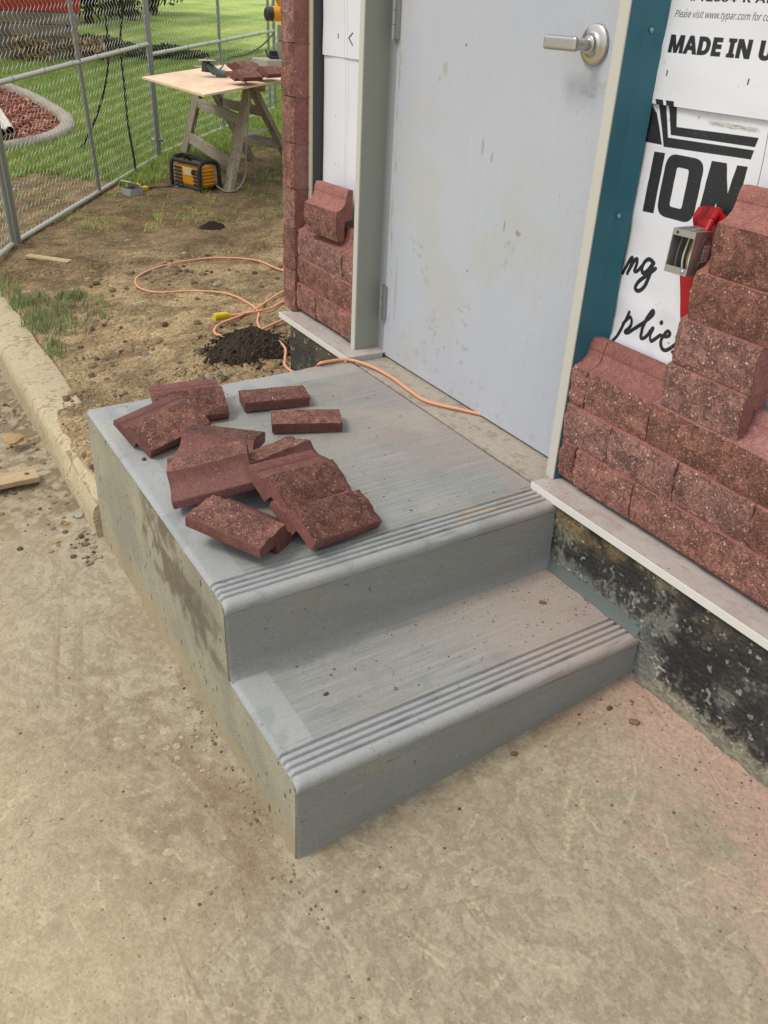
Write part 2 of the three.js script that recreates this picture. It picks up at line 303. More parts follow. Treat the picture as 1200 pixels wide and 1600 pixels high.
loft(pTop, x => YT(x), conc(1024, 1024, (u, v) => { let c = stepTop(lT, lT - .155, true, .62, 3, .4)(u, v); const x = u * .92, s = v * lT; const st = Math.exp(-(((x - .72) / .09) ** 2) - (((s - (lT - .1)) / .045) ** 2)); return mix3(c, [186, 160, 120], .6 * st * sst(.4, .6, fbm(x * 25, s * 25, 3))); }, stepBump(lT, lT - .155, 3, true), .0022), 'landing', steps);
loft(pLow, x => YS(x), conc(1024, 512, stepTop(lL, lL - .155, false, .3, 11, .62), stepBump(lL, lL - .155, 11, false), .002), 'tread', steps);
const riser = (z0, y0, z1, y1) => lin(0, 1, 8).map(t => [lerp(z0, z1, t), t]);
{
  const mk = (zTop, yTop, zBot, yBot, seed) => {
    const g = gridGeo(stepX, lin(0, 1, 10), (x, t) => { const y = lerp(yTop(x), yBot(x), t), n = .003 * (fbm(x * 4 + seed, y * 6, 3) - .5), cove = .012 * Math.pow(Math.max(0, (t - .88) / .12), 2); return [x, y, lerp(zTop, zBot, t) + n + .0012 * (fbm(x * 60, y * 60, 2) - .5) + cove - (x < XL + .006 ? .002 : 0), (x - XL) / .92, 1 - t]; });
    return mesh('riser', g, conc(1024, 256, riserCol(seed, .2), (u, v) => vn(u * 190, v * 46) > .93 ? 0 : .5 * fbm(u * 30, v * 12, 4) + .25 * vn(u * 300, v * 80), .0026, .8), steps);
  };
  mk(ZU, x => YT(x) - .03, ZB - .003, x => YS(x) - .002, 2);
  mk(0, x => YS(x) - .03, .004, x => paveY(x, .05) - .03, 9);
}
{ // raw formed outer face, pitted and stained
  const s = new THREE.Shape([[-.0015, -.2], [-.0015, .1875], [-.008, .1995], [-.02, .2045], [ZB - .006, .2045], [ZU - .003, .385], [ZU - .012, .399], [ZU - .02, .404], [ZE + .004, .404], [ZE + .004, -.2]].map(q => new THREE.Vector2(...q)));
  const g = new THREE.ExtrudeGeometry(s, { depth: .03, bevelEnabled: false }); g.rotateY(-Math.PI / 2).translate(XL + .0295, 0, 0); // shape x -> z, depth -> -x
  planeUV(g, (x, y, z) => [(z + 1.5) / 1.55, (y + .2) / .65]);
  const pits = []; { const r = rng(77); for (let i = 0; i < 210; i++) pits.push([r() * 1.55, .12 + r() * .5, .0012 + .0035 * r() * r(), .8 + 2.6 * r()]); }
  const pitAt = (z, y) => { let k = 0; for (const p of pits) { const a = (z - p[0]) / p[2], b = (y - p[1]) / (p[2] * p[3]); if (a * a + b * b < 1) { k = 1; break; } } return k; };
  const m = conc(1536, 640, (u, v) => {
    const z = u * 1.55, y = v * .65, w = fbm(z * 3, y * 3 + 6, 4), w2 = fbm(z * 9 + y * 5, y * 10, 4), g = vn(z * 420, y * 420), st = fbm(z * 26 + y * 6, y * 5, 3);
    let c = mix3([159, 155, 136], [143, 142, 126], sst(.35, .65, w)); c = mix3(c, [176, 168, 142], .4 * sst(.5, .62, w2)); c = mix3(c, [140, 140, 124], .35 * sst(.5, .65, st));
    const yy = y - .2, iso = fbm(z * 24, y * 24 + 3, 5), lowE = lerp(.28, .2, (z - .5) / .65), dk = sst(lowE - .06, lowE + .06, yy + (iso - .5) * .22) * sst(1.2, 1.08, z + (w - .5) * .25) * sst(.55, .7, z + (iso - .5) * .3) * (1 - .75 * sst(.33, .36, yy + (iso - .5) * .05) * sst(.8, .9, z));
    c = mix3(c, [92, 84, 68], .7 * dk * sst(.25, .6, iso));
    c = mix3(c, [168, 150, 110], .5 * sst(.09, .02, yy + (w2 - .5) * .06));
    if (pitAt(z, y)) c = mix3(c, [70, 62, 50], .75); const k = .93 + .13 * g; return [c[0] * k, c[1] * k, c[2] * k];  // pits darkened in the colour too, for dirt and shade in the holes
  }, (u, v) => { const z = u * 1.55, y = v * .65; return pitAt(z, y) ? .05 : .5 + .25 * fbm(z * 40, y * 40, 3) + .15 * vn(z * 300, y * 300); }, .004, .92);
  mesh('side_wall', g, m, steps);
}

// ------------------------------------------------------------------ brick veneer units
function fleckTex(N, S, base, dark, n, seed, flecks) {
  const a = new Float32Array(N * N * 3), b = new Float32Array(N * N), r = rng(seed);
  for (let j = 0; j < N; j++) for (let i = 0; i < N; i++) { const x = i / N * S, y = j / N * S, w = fbm(x * 34, y * 34, 4), w2 = fbm(x * 170, y * 170, 3), g = vn(x * 900, y * 900), k = (j * N + i); const c = mix3(base, dark, sst(.3, .7, w * .5 + w2 * .5)); const q = .76 + .46 * g; a[k * 3] = c[0] * q; a[k * 3 + 1] = c[1] * q; a[k * 3 + 2] = c[2] * q; b[k] = .5 * w2 + .3 * w + .2 * g; }
  for (let f = 0; f < n; f++) {
    const cx = r() * N, cy = r() * N, big = r() < .05, L = (big ? 4 + 6 * r() : 1 + 4 * r() * r()) * flecks, W = L * (.3 + .6 * r()), t = r() * 3.14, ct = Math.cos(t), s = Math.sin(t), tone = r(), col = tone < .7 ? [226, 202, 184] : tone < .85 ? [188, 140, 118] : [70, 42, 40], al = .5 + .5 * r();
    const e = Math.ceil(L) + 1;
    for (let j = -e; j <= e; j++) for (let i = -e; i <= e; i++) { const u = (i * ct + j * s) / L, v = (-i * s + j * ct) / W, d = u * u + v * v + .35 * (vn(cx + i * .7, cy + j * .7) - .5); if (d < 1) { const k = ((Math.floor(cy + j) + N) % N) * N + (Math.floor(cx + i) + N) % N; for (let q = 0; q < 3; q++) a[k * 3 + q] = lerp(a[k * 3 + q], col[q], al); b[k] = Math.min(1, b[k] + .12); } }
  }
  return [tex(N, N, (u, v, i, j) => { const k = (j * N + i) * 3; return [a[k], a[k + 1], a[k + 2]]; }), tex(N, N, (u, v, i, j) => b[j * N + i], false)];
}
const [fA, bA] = fleckTex(1024, .36, [158, 115, 105], [106, 76, 69], 12000, 5, .8);
const [fC, bC] = fleckTex(512, .3, [160, 115, 109], [140, 98, 93], 900, 15, .42);
const tone = (m, c) => std({ ...m, color: c });
const SPLIT = ['#ffffff', '#f0e2d8', '#fff4ee', '#e6d8d0'].map(c => std({ map: fA, bumpMap: bA, bumpScale: .0035, color: c, roughness: .9 }));
const SMOOTH = ['#ffffff', '#f2e4e0', '#fff0ea', '#ecdcd8'].map(c => std({ map: fC, bumpMap: bC, bumpScale: .0006, color: c, roughness: .8 }));
const PROF = [[0, .17], [0, .072], [.032, .066], [.032, .006], [.036, .001], [.0605, .001], [.0635, .004]]; // back, hook, underside
const TOP = [[.069, .1016], [.060, .1045], [.045, .111], [.0335, .123], [.0285, .138], [.0265, .1425], [.0285, .1445], [.024, .160], [.0215, .168], [.018, .1705], [0, .17]];
function brickGeo(L, seed, chipL = 0) {
  const r = rng(seed), h = L / 2, ou = r() * .36, ov = r() * .36, su = ou, flip = r() < .5 ? -1 : 1;
  const nx = Math.max(5, Math.round(L / .0095)), nv = 10, split = [], smooth = [];
  const disp = (a, v) => { const q = fbm(a * 40 + seed * 3.1, v * 40 + seed, 4) - .5, q2 = fbm(a * 120 + seed, v * 120, 2) - .5; return .012 * q + .008 * q2; };
  split.push(gridGeo(lin(-h, h, nx), lin(0, 1, nv), (a, t) => {
    const v = lerp(.004, .1016, t); let d = lerp(.0635, .069, t) + disp(a, v) * (t < .01 ? .15 : 1) * (t > .99 ? .35 : 1) + .004 * Math.sin(t * 3.14);
    const e = Math.min(h - Math.abs(a), .005) / .005; d -= .0018 * (1 - e); return [a, v + (t > .99 ? .002 * (fbm(a * 40 + seed, 3, 2) - .5) : 0), d, (a * flip + ou) / .36, (v + ov) / .36];
  }));
  const edge = (a) => lerp(.0635, .069, 1) + disp(a, .1016) * .35 - .0018 * (1 - Math.min(h - Math.abs(a), .005) / .005);
  const edgeB = (a) => .0635 + disp(a, .004) * .15 - .0018 * (1 - Math.min(h - Math.abs(a), .005) / .005);
  const strip = (list, map) => smooth.push(gridGeo(lin(-h, h, nx), list.map((_, i) => i), (a, i) => { const q = map(a, i); return [a, q[1], q[0], (a + ou) / .3, (i * .012 + ov) / .3]; }));
  strip(TOP, (a, i) => i === 0 ? [edge(a), .1016 + .002 * (fbm(a * 40 + seed, 3, 2) - .5)] : i === 1 ? [Math.min(TOP[1][0], edge(a) - .002), TOP[1][1]] : TOP[i]);
  strip(PROF, (a, i) => i === 6 ? [edgeB(a), .004] : PROF[i]);
  for (const s of [-1, 1]) {
    const out = [...PROF.slice(0, 6), [edgeB(s * h), .004]]; for (let k = 1; k < nv; k++) { const t = k / nv, v = lerp(.004, .1016, t); out.push([lerp(.0635, .069, t) + disp(s * h, v) + .004 * Math.sin(t * 3.14) - .003, v]); }
    out.push([edge(s * h), .1016]); for (let k = 1; k < TOP.length - 1; k++) out.push(TOP[k]);
    const g = new THREE.ShapeGeometry(new THREE.Shape(out.map(q => new THREE.Vector2(q[0], q[1])))); // in (d, v)
    const p = g.attributes.position; for (let i = 0; i < p.count; i++) { const d = p.getX(i), v = p.getY(i); p.setXYZ(i, s * h, v, d); }
    planeUV(g, (x, y, z) => [(z + ov) / .3, (y + ou) / .3]); g.computeVertexNormals(); smooth.push(g);
  }
  const A = merge(split), B = merge(smooth), g = mergeGeometries([A, B], true); return g;
}
const LSPLIT = ['#dccfc9', '#cfc1bb', '#e4d6ce', '#c4b6b2'].map(c => std({ map: fA, bumpMap: bA, bumpScale: .004, color: c, roughness: .9 }));
const LSMOOTH = ['#cabab6', '#bfafab', '#d2c2bc', '#b9a9a6'].map(c => std({ map: fC, bumpMap: bC, bumpScale: .0006, color: c, roughness: .75 }));
const brickMats = k => [SPLIT[k % 4], SMOOTH[(k * 3 + 1) % 4]], looseMats = k => [LSPLIT[k % 4], LSMOOTH[(k * 3 + 1) % 4]];

// ------------------------------------------------------------------ building
const bld = thing('building', 'building wall with grey steel door, white house wrap and half laid red brick veneer', 'building');
M.found = std({ map: tex(2048, 512, (u, v) => {
  const z = u * 3.2 - 2, y = v * .6 - .1, w = fbm(z * 5, y * 7, 4), w2 = fbm(z * 16 + 3, y * 16, 5), w3 = fbm(z * 50, y * 50, 3), g = vn(z * 380, y * 380);
  let c = mix3([50, 50, 48], [38, 38, 38], w); const w4 = fbm(z * 110 + w2 * 8, y * 60, 3); c = mix3(c, [66, 67, 62], .8 * sst(.4, .7, w2)); c = mix3(c, [98, 100, 93], .4 * sst(.56, .66, w4 * .6 + w2 * .4)); c = mix3(c, [128, 131, 121], .55 * sst(.62, .68, w2 * .75 + w4 * .25));
  const nearStep = sst(.32, .02, z + (w - .5) * .25) * sst(-.36, -.3, z);
  c = mix3(c, [128, 130, 120], nearStep * .5 * sst(.51, .6, w2 * .5 + w4 * .5)); c = mix3(c, [120, 102, 66], .7 * sst(.36, .42, y + (w - .5) * .1) * sst(.35, -.05, z) * sst(.3, .5, w2));
  const low = y - (.152); c = mix3(c, [150, 148, 130], sst(.075, .0, low + (w2 - .5) * .12) * sst(-.05, .05, z) * .8 * sst(.42, .56, w2 * .4 + w4 * .6));
  const cl = sst(.03, .012, Math.abs(low) + (w3 - .5) * .02) * sst(0, .03, z); c = mix3(c, [164, 160, 140], .6 * cl);
  // mortar smeared along the joint with the tread
  const sm = sst(.055, .02, Math.abs(y - .262) + (w2 - .5) * .08) * sst(-.36, -.34, z) * sst(.08, -.02, z); c = mix3(c, [112, 118, 114], .9 * sm);
  const sm2 = sst(.07, .02, Math.abs(z - .03) + (w2 - .5) * .06) * sst(.3, .2, y); c = mix3(c, [122, 126, 120], .85 * sm2);
  if (z < -1.4) { c = mix3(c, [112, 98, 70], .7 * sst(.33, .42, y + (w2 - .5) * .16)); c = mix3(c, [66, 70, 66], .4); }
  if (w3 > .66 && vn(z * 120, y * 120) > .7) c = mix3(c, [190, 190, 180], .6);
  const k = .85 + .3 * g; return [c[0] * k, c[1] * k, c[2] * k];
}), bumpMap: tex(1024, 512, (u, v) => { const z = u * 3.2, y = v * .6; return .6 * fbm(z * 16 + 3, y * 16, 5) + .4 * vn(z * 150, y * 150); }, false), bumpScale: .008, roughness: .75 });
{
  const g = merge([box(XW, .3, -.6, .4445, -1.93, -1.5095), box(XW, .3, -.6, .4445, -.4445, 6), box(XW, .3, -.6, .425, -1.5095, -.4445)]); planeUV(g, (x, y, z) => [(z + 2) / 3.2, (y + .1) / .6]);
  mesh('foundation', g, M.found, bld);
  const fil = gridGeo(lin(-.33, 0, 20), lin(0, 1, 5), (z, t) => [XW - .001 - .016 * (1 - t) * (1 + .5 * (vn(z * 40, 2) - .5)), .2515 + .022 * t * t * (1 + .7 * (vn(z * 30, 5) - .5)), z, z, t]);
  mesh('mortar_fillet', fil, flat('#5f6866', .9), bld);
  // joint strip of rough mortar between paving and foundation
  const f2 = gridGeo(lin(.02, 1.3, 70), lin(0, 1, 4), (z, t) => [XW + .002 - .016 * (1 - t) * (1 + .9 * (fbm(z * 30, 2, 3) - .5)), paveY(XW, z) - .004 + .017 * Math.pow(t, 1.6) * (1 + .8 * (fbm(z * 26, 5, 3) - .5)), z, z * 4, t]);
  mesh('mortar_fillet', f2, std({ map: tex(256, 64, (u, v) => { const w = fbm(u * 20, v * 6, 4); return mix3([126, 122, 106], [104, 100, 88], sst(.4, .65, w)); }), roughness: .95 }), bld);
}
M.wrapW = flat('#dfe3ea', .45);
{ // core of the building, behind the wrap
  mesh('wall', [box(.104, 6, .4455, 2.5, -.505, 6), box(.104, 6, .4455, 2.5, -1.975, -1.517), box(.104, 6, 2.5, 3.4, -1.975, 6), box(.16, 6, .4455, 2.5, -1.517, -.505)], flat('#b9ab90', .9), bld);
  mesh('sill', planeUV(box(-.0285, .165, .4, .4375, -1.508, -.4455, .003), (x, y, z) => [z, x * 1]), std({ map: tex(512, 512, (u, v) => { const w = fbm(u * 9, v * 30, 4), w2 = fbm(u * 44, v * 50, 4), g = vn(u * 250, v * 250); let c = mix3([160, 155, 144], [176, 165, 152], w); c = mix3(c, [134, 124, 108], .5 * sst(.58, .7, w2)); const k = .93 + .13 * g; return [c[0] * k, c[1] * k, c[2] * k]; }), roughness: .9 }), bld);
  mesh('mortar_joint', gridGeo(lin(-1.5, -.4455, 120), lin(0, 1, 5), (z, t) => [lerp(-.046, -.0275, t), .4295 + .005 * (fbm(z * 40, t * 4, 3) - .3) - .004 * Math.sin(t * 3.14), z, z * 4, t]), flat('#55534d', 1), bld);
  mesh('roof', box(-.5, 6.4, 3.4, 3.5, -2.5, 6.4), flat('#6b6a66'), bld);
}
{ // printed house wrap beside the door
  const W = 1024, H = 1092, Z0 = -.45, ZW = .75, Y0 = .8, YH = .8, cv = document.createElement('canvas'); cv.width = W; cv.height = H;
  const pr = document.createElement('canvas'); pr.width = W; pr.height = H; const c = cv.getContext('2d'), k = pr.getContext('2d');
  const X = z => (z - Z0) / ZW * W, Y = y => (Y0 + YH - y) / YH * H;
  c.fillStyle = '#e3e7ee'; c.fillRect(0, 0, W, H);
  { const r = rng(4); for (let i = 0; i < 500; i++) { c.fillStyle = `rgba(${r() < .5 ? '190,198,208' : '236,240,246'},${.1 + .2 * r()})`; c.fillRect(r() * W, r() * H, 2 + 60 * r(), 1); } for (let i = 0; i < 70; i++) { c.fillStyle = `rgba(120,118,112,${.15 + .25 * r()})`; c.beginPath(); c.ellipse(r() * W, r() * H, 1 + 3 * r(), 1 + 5 * r(), r() * 3, 0, 7); c.fill(); } }
  k.fillStyle = '#23272b'; k.strokeStyle = '#23272b';
  const poly = P => { k.beginPath(); P.forEach(([z, y], i) => i ? k.lineTo(X(z), Y(y)) : k.moveTo(X(z), Y(y))); k.closePath(); k.fill(); };
  const text = (s, z, y, cap, width, font, bold) => { k.save(); k.font = font.replace('SZ', '100px'); const w = k.measureText(s).width; k.translate(X(z), Y(y)); k.scale(width / ZW * W / w, cap / YH * H / 72); k.fillText(s, 0, 0); if (bold) { k.lineWidth = bold; k.lineJoin = 'miter'; k.strokeText(s, 0, 0); } k.restore(); };
  text('Please visit www.typar.com for complete', -.385, 1.5285, .0125, .284, 'italic SZ sans-serif');
  text('MADE IN USA', -.385, 1.4655, .030, .318, 'bold SZ sans-serif', 7);
  text('#12884-R AND', -.352, 1.557, .016, .235, 'bold SZ sans-serif');
  for (const [z, y] of [[-.374, 1.4315], [-.167, 1.4315]]) k.fillRect(X(z), Y(y), 4, 15);
  poly([[-.363, 1.375], [-.341, 1.375], [-.327, 1.327], [-.117, 1.332], [-.120, 1.315], [-.338, 1.310]]);
  poly([[-.392, 1.375], [-.371, 1.375], [-.344, 1.304], [-.120, 1.309], [-.123, 1.292], [-.350, 1.285]]);
  poly([[-.405, 1.36], [-.388, 1.347], [-.356, 1.288], [-.41, 1.288]]);
  poly([[-.374, 1.272], [-.343, 1.273], [-.343, 1.147], [-.375, 1.146]]);
  k.beginPath(); const rr = (z0, z1, y0, y1, r) => { const a = X(z0), b = X(z1), t = Y(y1), e = Y(y0); k.moveTo(a + r, t); k.lineTo(b - r, t); k.quadraticCurveTo(b, t, b, t + r); k.lineTo(b, e - r); k.quadraticCurveTo(b, e, b - r, e); k.lineTo(a + r, e); k.quadraticCurveTo(a, e, a, e - r); k.lineTo(a, t + r); k.quadraticCurveTo(a, t, a + r, t); };
  rr(-.336, -.231, 1.146, 1.275, 40); rr(-.303, -.268, 1.170, 1.251, 9); k.fill('evenodd');
  poly([[-.216, 1.276], [-.178, 1.277], [-.159, 1.221], [-.152, 1.277], [-.126, 1.278], [-.128, 1.15], [-.163, 1.15], [-.181, 1.2], [-.190, 1.147], [-.222, 1.147]]);
  k.lineJoin = k.lineCap = 'round';
  const pen = (P, w) => { k.lineWidth = w; k.beginPath(); k.moveTo(X(P[0][0]), Y(P[0][1])); for (let i = 1; i < P.length - 1; i++) { const a = P[i], b = P[i + 1]; k.quadraticCurveTo(X(a[0]), Y(a[1]), X((a[0] + b[0]) / 2), Y((a[1] + b[1]) / 2)); } const e = P[P.length - 1]; k.lineTo(X(e[0]), Y(e[1])); k.stroke(); };
  pen([[-.400, 1.0], [-.388, 1.034], [-.381, 1.043], [-.380, 1.025], [-.385, 1.003]], 12);
  pen([[-.385, 1.003], [-.376, 1.034], [-.366, 1.043], [-.364, 1.03], [-.368, 1.014], [-.36, 1.011], [-.348, 1.028]], 12);
  pen([[-.314, 1.043], [-.328, 1.052], [-.343, 1.040], [-.347, 1.021], [-.338, 1.013], [-.326, 1.024], [-.315, 1.045], [-.318, 1.017], [-.327, .985], [-.343, .970], [-.356, .975], [-.351, .991], [-.327, 1.012], [-.306, 1.033]], 13);
  pen([[-.388, .832], [-.372, .875], [-.356, .918]], 12); pen([[-.370, .885], [-.354, .912], [-.342, .902], [-.348, .880], [-.362, .868], [-.352, .866], [-.336, .882]], 12);
  pen([[-.336, .882], [-.306, .906], [-.283, .933], [-.284, .944], [-.292, .936], [-.301, .915], [-.310, .887], [-.311, .869], [-.302, .868], [-.289, .883]], 12);
  pen([[-.289, .883], [-.273, .912], [-.281, .885], [-.277, .871], [-.267, .876], [-.253, .893]], 12); pen([[-.2575, .921], [-.2565, .9225]], 14);
  pen([[-.253, .893], [-.233, .894], [-.223, .905], [-.235, .911], [-.247, .888], [-.244, .870], [-.231, .862], [-.216, .873], [-.204, .887]], 12);
  pen([[-.204, .887], [-.193, .906], [-.183, .89], [-.187, .872], [-.207, .868]], 12);
  k.globalCompositeOperation = 'source-atop'; { const r = rng(12); for (let i = 0; i < 2600; i++) { k.fillStyle = `rgba(190,196,202,${.12 + .35 * r()})`; k.fillRect(r() * W, r() * H, 2 + 22 * r() * r(), 1); } }
  c.drawImage(pr, 0, 0);
  c.strokeStyle = 'rgba(60,62,66,.8)'; c.lineWidth = 2; c.beginPath(); c.moveTo(X(-.1), Y(1.36)); c.quadraticCurveTo(X(-.09), Y(1.29), X(-.094), Y(1.24)); c.stroke();
  { const r = rng(40); for (let i = 0; i < 260; i++) { const a = r(), b = r() - .5; c.fillStyle = `rgba(96,98,66,${.05 + .16 * r()})`; c.fillRect(X(-.25 + .12 * a), Y(1.345 + .008 * b), 3 + 20 * r(), 1 + r()); } }
  const t = new THREE.CanvasTexture(cv); t.colorSpace = THREE.SRGBColorSpace; t.wrapS = t.wrapT = THREE.ClampToEdgeWrapping;
  const mat = std({ map: t, roughness: .5, bumpMap: tex(256, 256, (u, v) => .5 + .5 * (vn(u * 200, v * 12) - .5) + .3 * (vn(u * 12, v * 200) - .5), false), bumpScale: .0004 });
  const sheet = (y0, y1, x, seed) => gridGeo(lin(-.404, 1.6, 90), lin(y0, y1, 60), (z, y) => { const f = fbm(z * 4 + seed, y * 5, 3) - .5, cr = Math.abs(fbm(z * 6 + 3 * y, y * 9 + seed, 2) - .5); return [x - .013 * f - (.05 * Math.max(0, .09 - cr) + .03 * Math.max(0, .07 - Math.abs(fbm(z * 11 - 5 * y, y * 13 + seed, 2) - .5))) * (.3 + sst(1.1, .85, y)), y, z, (z - Z0) / ZW, (y - Y0) / YH]; });
  mesh('house_wrap', sheet(.455, 1.372, .099, 1), mat, bld); mesh('house_wrap', sheet(1.3655, 2.5, .0925, 8), mat, bld);
  // plain strip beyond the door
  const cf = document.createElement('canvas'); cf.width = 512; cf.height = 1024; const f = cf.getContext('2d'), FX = z => (z + 1.98) / .5 * 512, FY = y => (1.9 - y) / 1.4 * 1024;
  f.fillStyle = '#e3e7ee'; f.fillRect(0, 0, 512, 1024); f.strokeStyle = 'rgba(110,116,128,.55)'; f.lineWidth = 1.6;
  for (const P of [[[-1.80, 1.9], [-1.802, 1.532], [-1.788, 1.212], [-1.789, .75]], [[-1.777, 1.9], [-1.779, 1.533], [-1.773, 1.214], [-1.772, .75]]]) { f.beginPath(); P.forEach(([z, y], i) => i ? f.lineTo(FX(z), FY(y)) : f.moveTo(FX(z), FY(y))); f.stroke(); }
  f.strokeStyle = '#2c2f33'; f.lineWidth = 4; f.beginPath(); f.moveTo(FX(-1.739), FY(1.442)); f.lineTo(FX(-1.768), FY(1.426)); f.lineTo(FX(-1.739), FY(1.405)); f.stroke(); f.lineWidth = 6; f.beginPath(); f.moveTo(FX(-1.844), FY(1.436)); f.lineTo(FX(-1.844), FY(1.421)); f.stroke();
  f.lineWidth = 2; f.strokeStyle = 'rgba(90,94,100,.7)'; for (const [z, y] of [[-1.862, 1.188], [-1.857, 1.03], [-1.83, 1.03]]) { f.beginPath(); f.moveTo(FX(z), FY(y)); f.lineTo(FX(z), FY(y - .01)); f.stroke(); }
  const ft = new THREE.CanvasTexture(cf); ft.colorSpace = THREE.SRGBColorSpace; ft.wrapS = ft.wrapT = THREE.ClampToEdgeWrapping; const fm = std({ map: ft, roughness: .5 });
  const fs = (y0, y1, x, seed) => gridGeo(lin(-1.95, -1.517, 30), lin(y0, y1, 50), (z, y) => { const q = fbm(z * 6 + seed, y * 5, 3) - .5; return [x - .008 * q, y, z, (z + 1.98) / .5, (y - .5) / 1.4]; });
  mesh('house_wrap', fs(.455, 1.371, .1, 3), fm, bld); mesh('house_wrap', fs(1.367, 2.5, .0935, 5), fm, bld);
}
{ // flashing
  const m = std({ map: tex(1024, 128, (u, v) => { const w = fbm(u * 30, v * 5, 4), g = vn(u * 600, v * 90); let c = mix3([190, 188, 184], [176, 166, 162], w); c = mix3(c, [158, 136, 128], .35 * sst(.5, .7, fbm(u * 50 + 9, v * 9, 4))); if (vn(u * 300, v * 40) > .95) c = [120, 112, 106]; return [c[0] * (.96 + .08 * g), c[1] * (.96 + .08 * g), c[2] * (.96 + .08 * g)]; }), roughness: .55 });
  const lipM = flat('#dcdcd6', .4);
  const fl = (z0, z1) => { mesh('flashing', planeUV(box(-.055, .099, .4535, .4565, z0, z1), (x, y, z) => [z / 2, x * 4]), m, bld); const lip = mesh('flashing_lip', [box(-.0585, -.0555, .4365, .4575, z0 + .001, z1 - .001, .001)], lipM, bld); return lip; };
  fl(-.4385, 3); fl(-2.015, -1.449);
  mesh('flashing_lip', [box(-.052, .085, .436, .4532, -1.4485, -1.4455)], flat('#a9ada6', .5), bld);
}
// door, frame and trim
const doorMat = (() => {
  const N = 1024, Z0 = -1.466, ZW = .93, Y0 = .44, YH = 1.24, blobs = [];
  const r = rng(21); const add = (z, y, rz, ry, c, a, brk) => blobs.push([z, y, rz, ry, c, a, brk]);
  add(-1.109, 1.44, .003, .004, [40, 42, 46], .9, 0); add(-1.009, .854, .003, .003, [50, 52, 56], .9, 0); add(-1.2, 1.375, .012, .02, [168, 170, 166], .8, .4); add(-1.225, 1.35, .008, .01, [168, 170, 166], .7, .3);
  add(-.991, 1.2, .008, .022, [150, 154, 162], .6, .5); add(-.945, 1.177, .007, .016, [150, 154, 162], .6, .5); add(-1.401, .69, .008, .12, [158, 162, 168], .5, .2); add(-.859, 1.013, .004, .018, [130, 134, 150], .7, .2); add(-.798, 1.006, .012, .008, [130, 134, 150], .7, .4);
  for (const [z, y] of [[-1.219, .784], [-.819, .944], [-1.001, .729], [-1.176, .658], [-1.29, .86], [-1.0, .6], [-1.12, .58]]) for (let i = 0; i < 9; i++) add(z + (r() - .5) * .07, y + (r() - .5) * .075, .004 + .007 * r(), .003 + .006 * r(), [166, 170, 170], .55, .4);
  for (let i = 0; i < 26; i++) add(-.62 + (r() - .5) * .16, .5 + Math.pow(r(), .7) * 1.0, .0015 + .004 * r() * r(), .0015 + .008 * r(), [138, 141, 148], .2 + .3 * r(), .6);
  for (let i = 0; i < 34; i++) add(-1.0 + (r() - .5) * .8, .455 + r() * r() * .2, .004 + .012 * r(), .003 + .016 * r() * r(), [150, 154, 162], .12 + .2 * r(), .6);
  for (let i = 0; i < 40; i++) add(-1.452 + .022 * r() * r(), .46 + r() * 1.2, .002 + .006 * r(), .006 + .03 * r(), [146, 149, 153], .15 + .25 * r(), .6);
  for (let i = 0; i < 30; i++) add(-.60 + .09 * (r() - .5), 1.39 + .07 * (r() - .5), .002 + .012 * r(), .002 + .006 * r(), [150, 152, 154], .16, .5);
  const W = 1024, Hh = 1365, a = new Float32Array(W * Hh * 3);
  for (let j = 0; j < Hh; j++) for (let i = 0; i < W; i++) { const z = i / W * ZW, y = j / Hh * YH, w = fbm(z * 3, y * 1.6 + 4, 4), s = vn(z * 160, y * 4), g = vn(z * 300, y * 300); const k = .975 + .014 * (s - .5) + .025 * g; let c = mix3([180, 187, 198], [193, 199, 208], w); c = mix3(c, [188, 190, 186], .5 * sst(.55, .7, fbm(z * 5 + 2, y * 4, 4))); const q = (j * W + i) * 3; a[q] = c[0] * k; a[q + 1] = c[1] * k; a[q + 2] = c[2] * k; }
  for (const [z, y, rz, ry, col, al, brk] of blobs) { const cx = (z - Z0) / ZW * W, cy = (y - Y0) / YH * Hh, ex = rz / ZW * W, ey = ry / YH * Hh; for (let j = -Math.ceil(ey * 1.3); j <= ey * 1.3; j++) for (let i = -Math.ceil(ex * 1.3); i <= ex * 1.3; i++) { const X = Math.floor(cx + i), Y = Math.floor(cy + j); if (X < 0 || Y < 0 || X >= W || Y >= Hh) continue; const d = (i / ex) ** 2 + (j / ey) ** 2 + brk * 2 * (vn(X * .25, Y * .25) - .5); if (d < 1) { const k = al * Math.min(1, (1 - d) * 2.5), q = (Y * W + X) * 3; for (let e = 0; e < 3; e++) a[q + e] = lerp(a[q + e], col[e], k); } } }
  return std({ map: tex(W, Hh, (u, v, i, j) => { const q = (j * W + i) * 3; return [a[q], a[q + 1], a[q + 2]]; }, true, THREE.ClampToEdgeWrapping), bumpMap: tex(256, 256, (u, v) => fbm(u * 5, v * 6, 3) * .9 + .1 * fbm(u * 40, v * 50, 2), false), bumpScale: .0025, roughness: .34, metalness: 0 });
})();
const steel = flat('#c9c6c0', .28, 1), galv = flat('#a9aaa6', .42, .85);
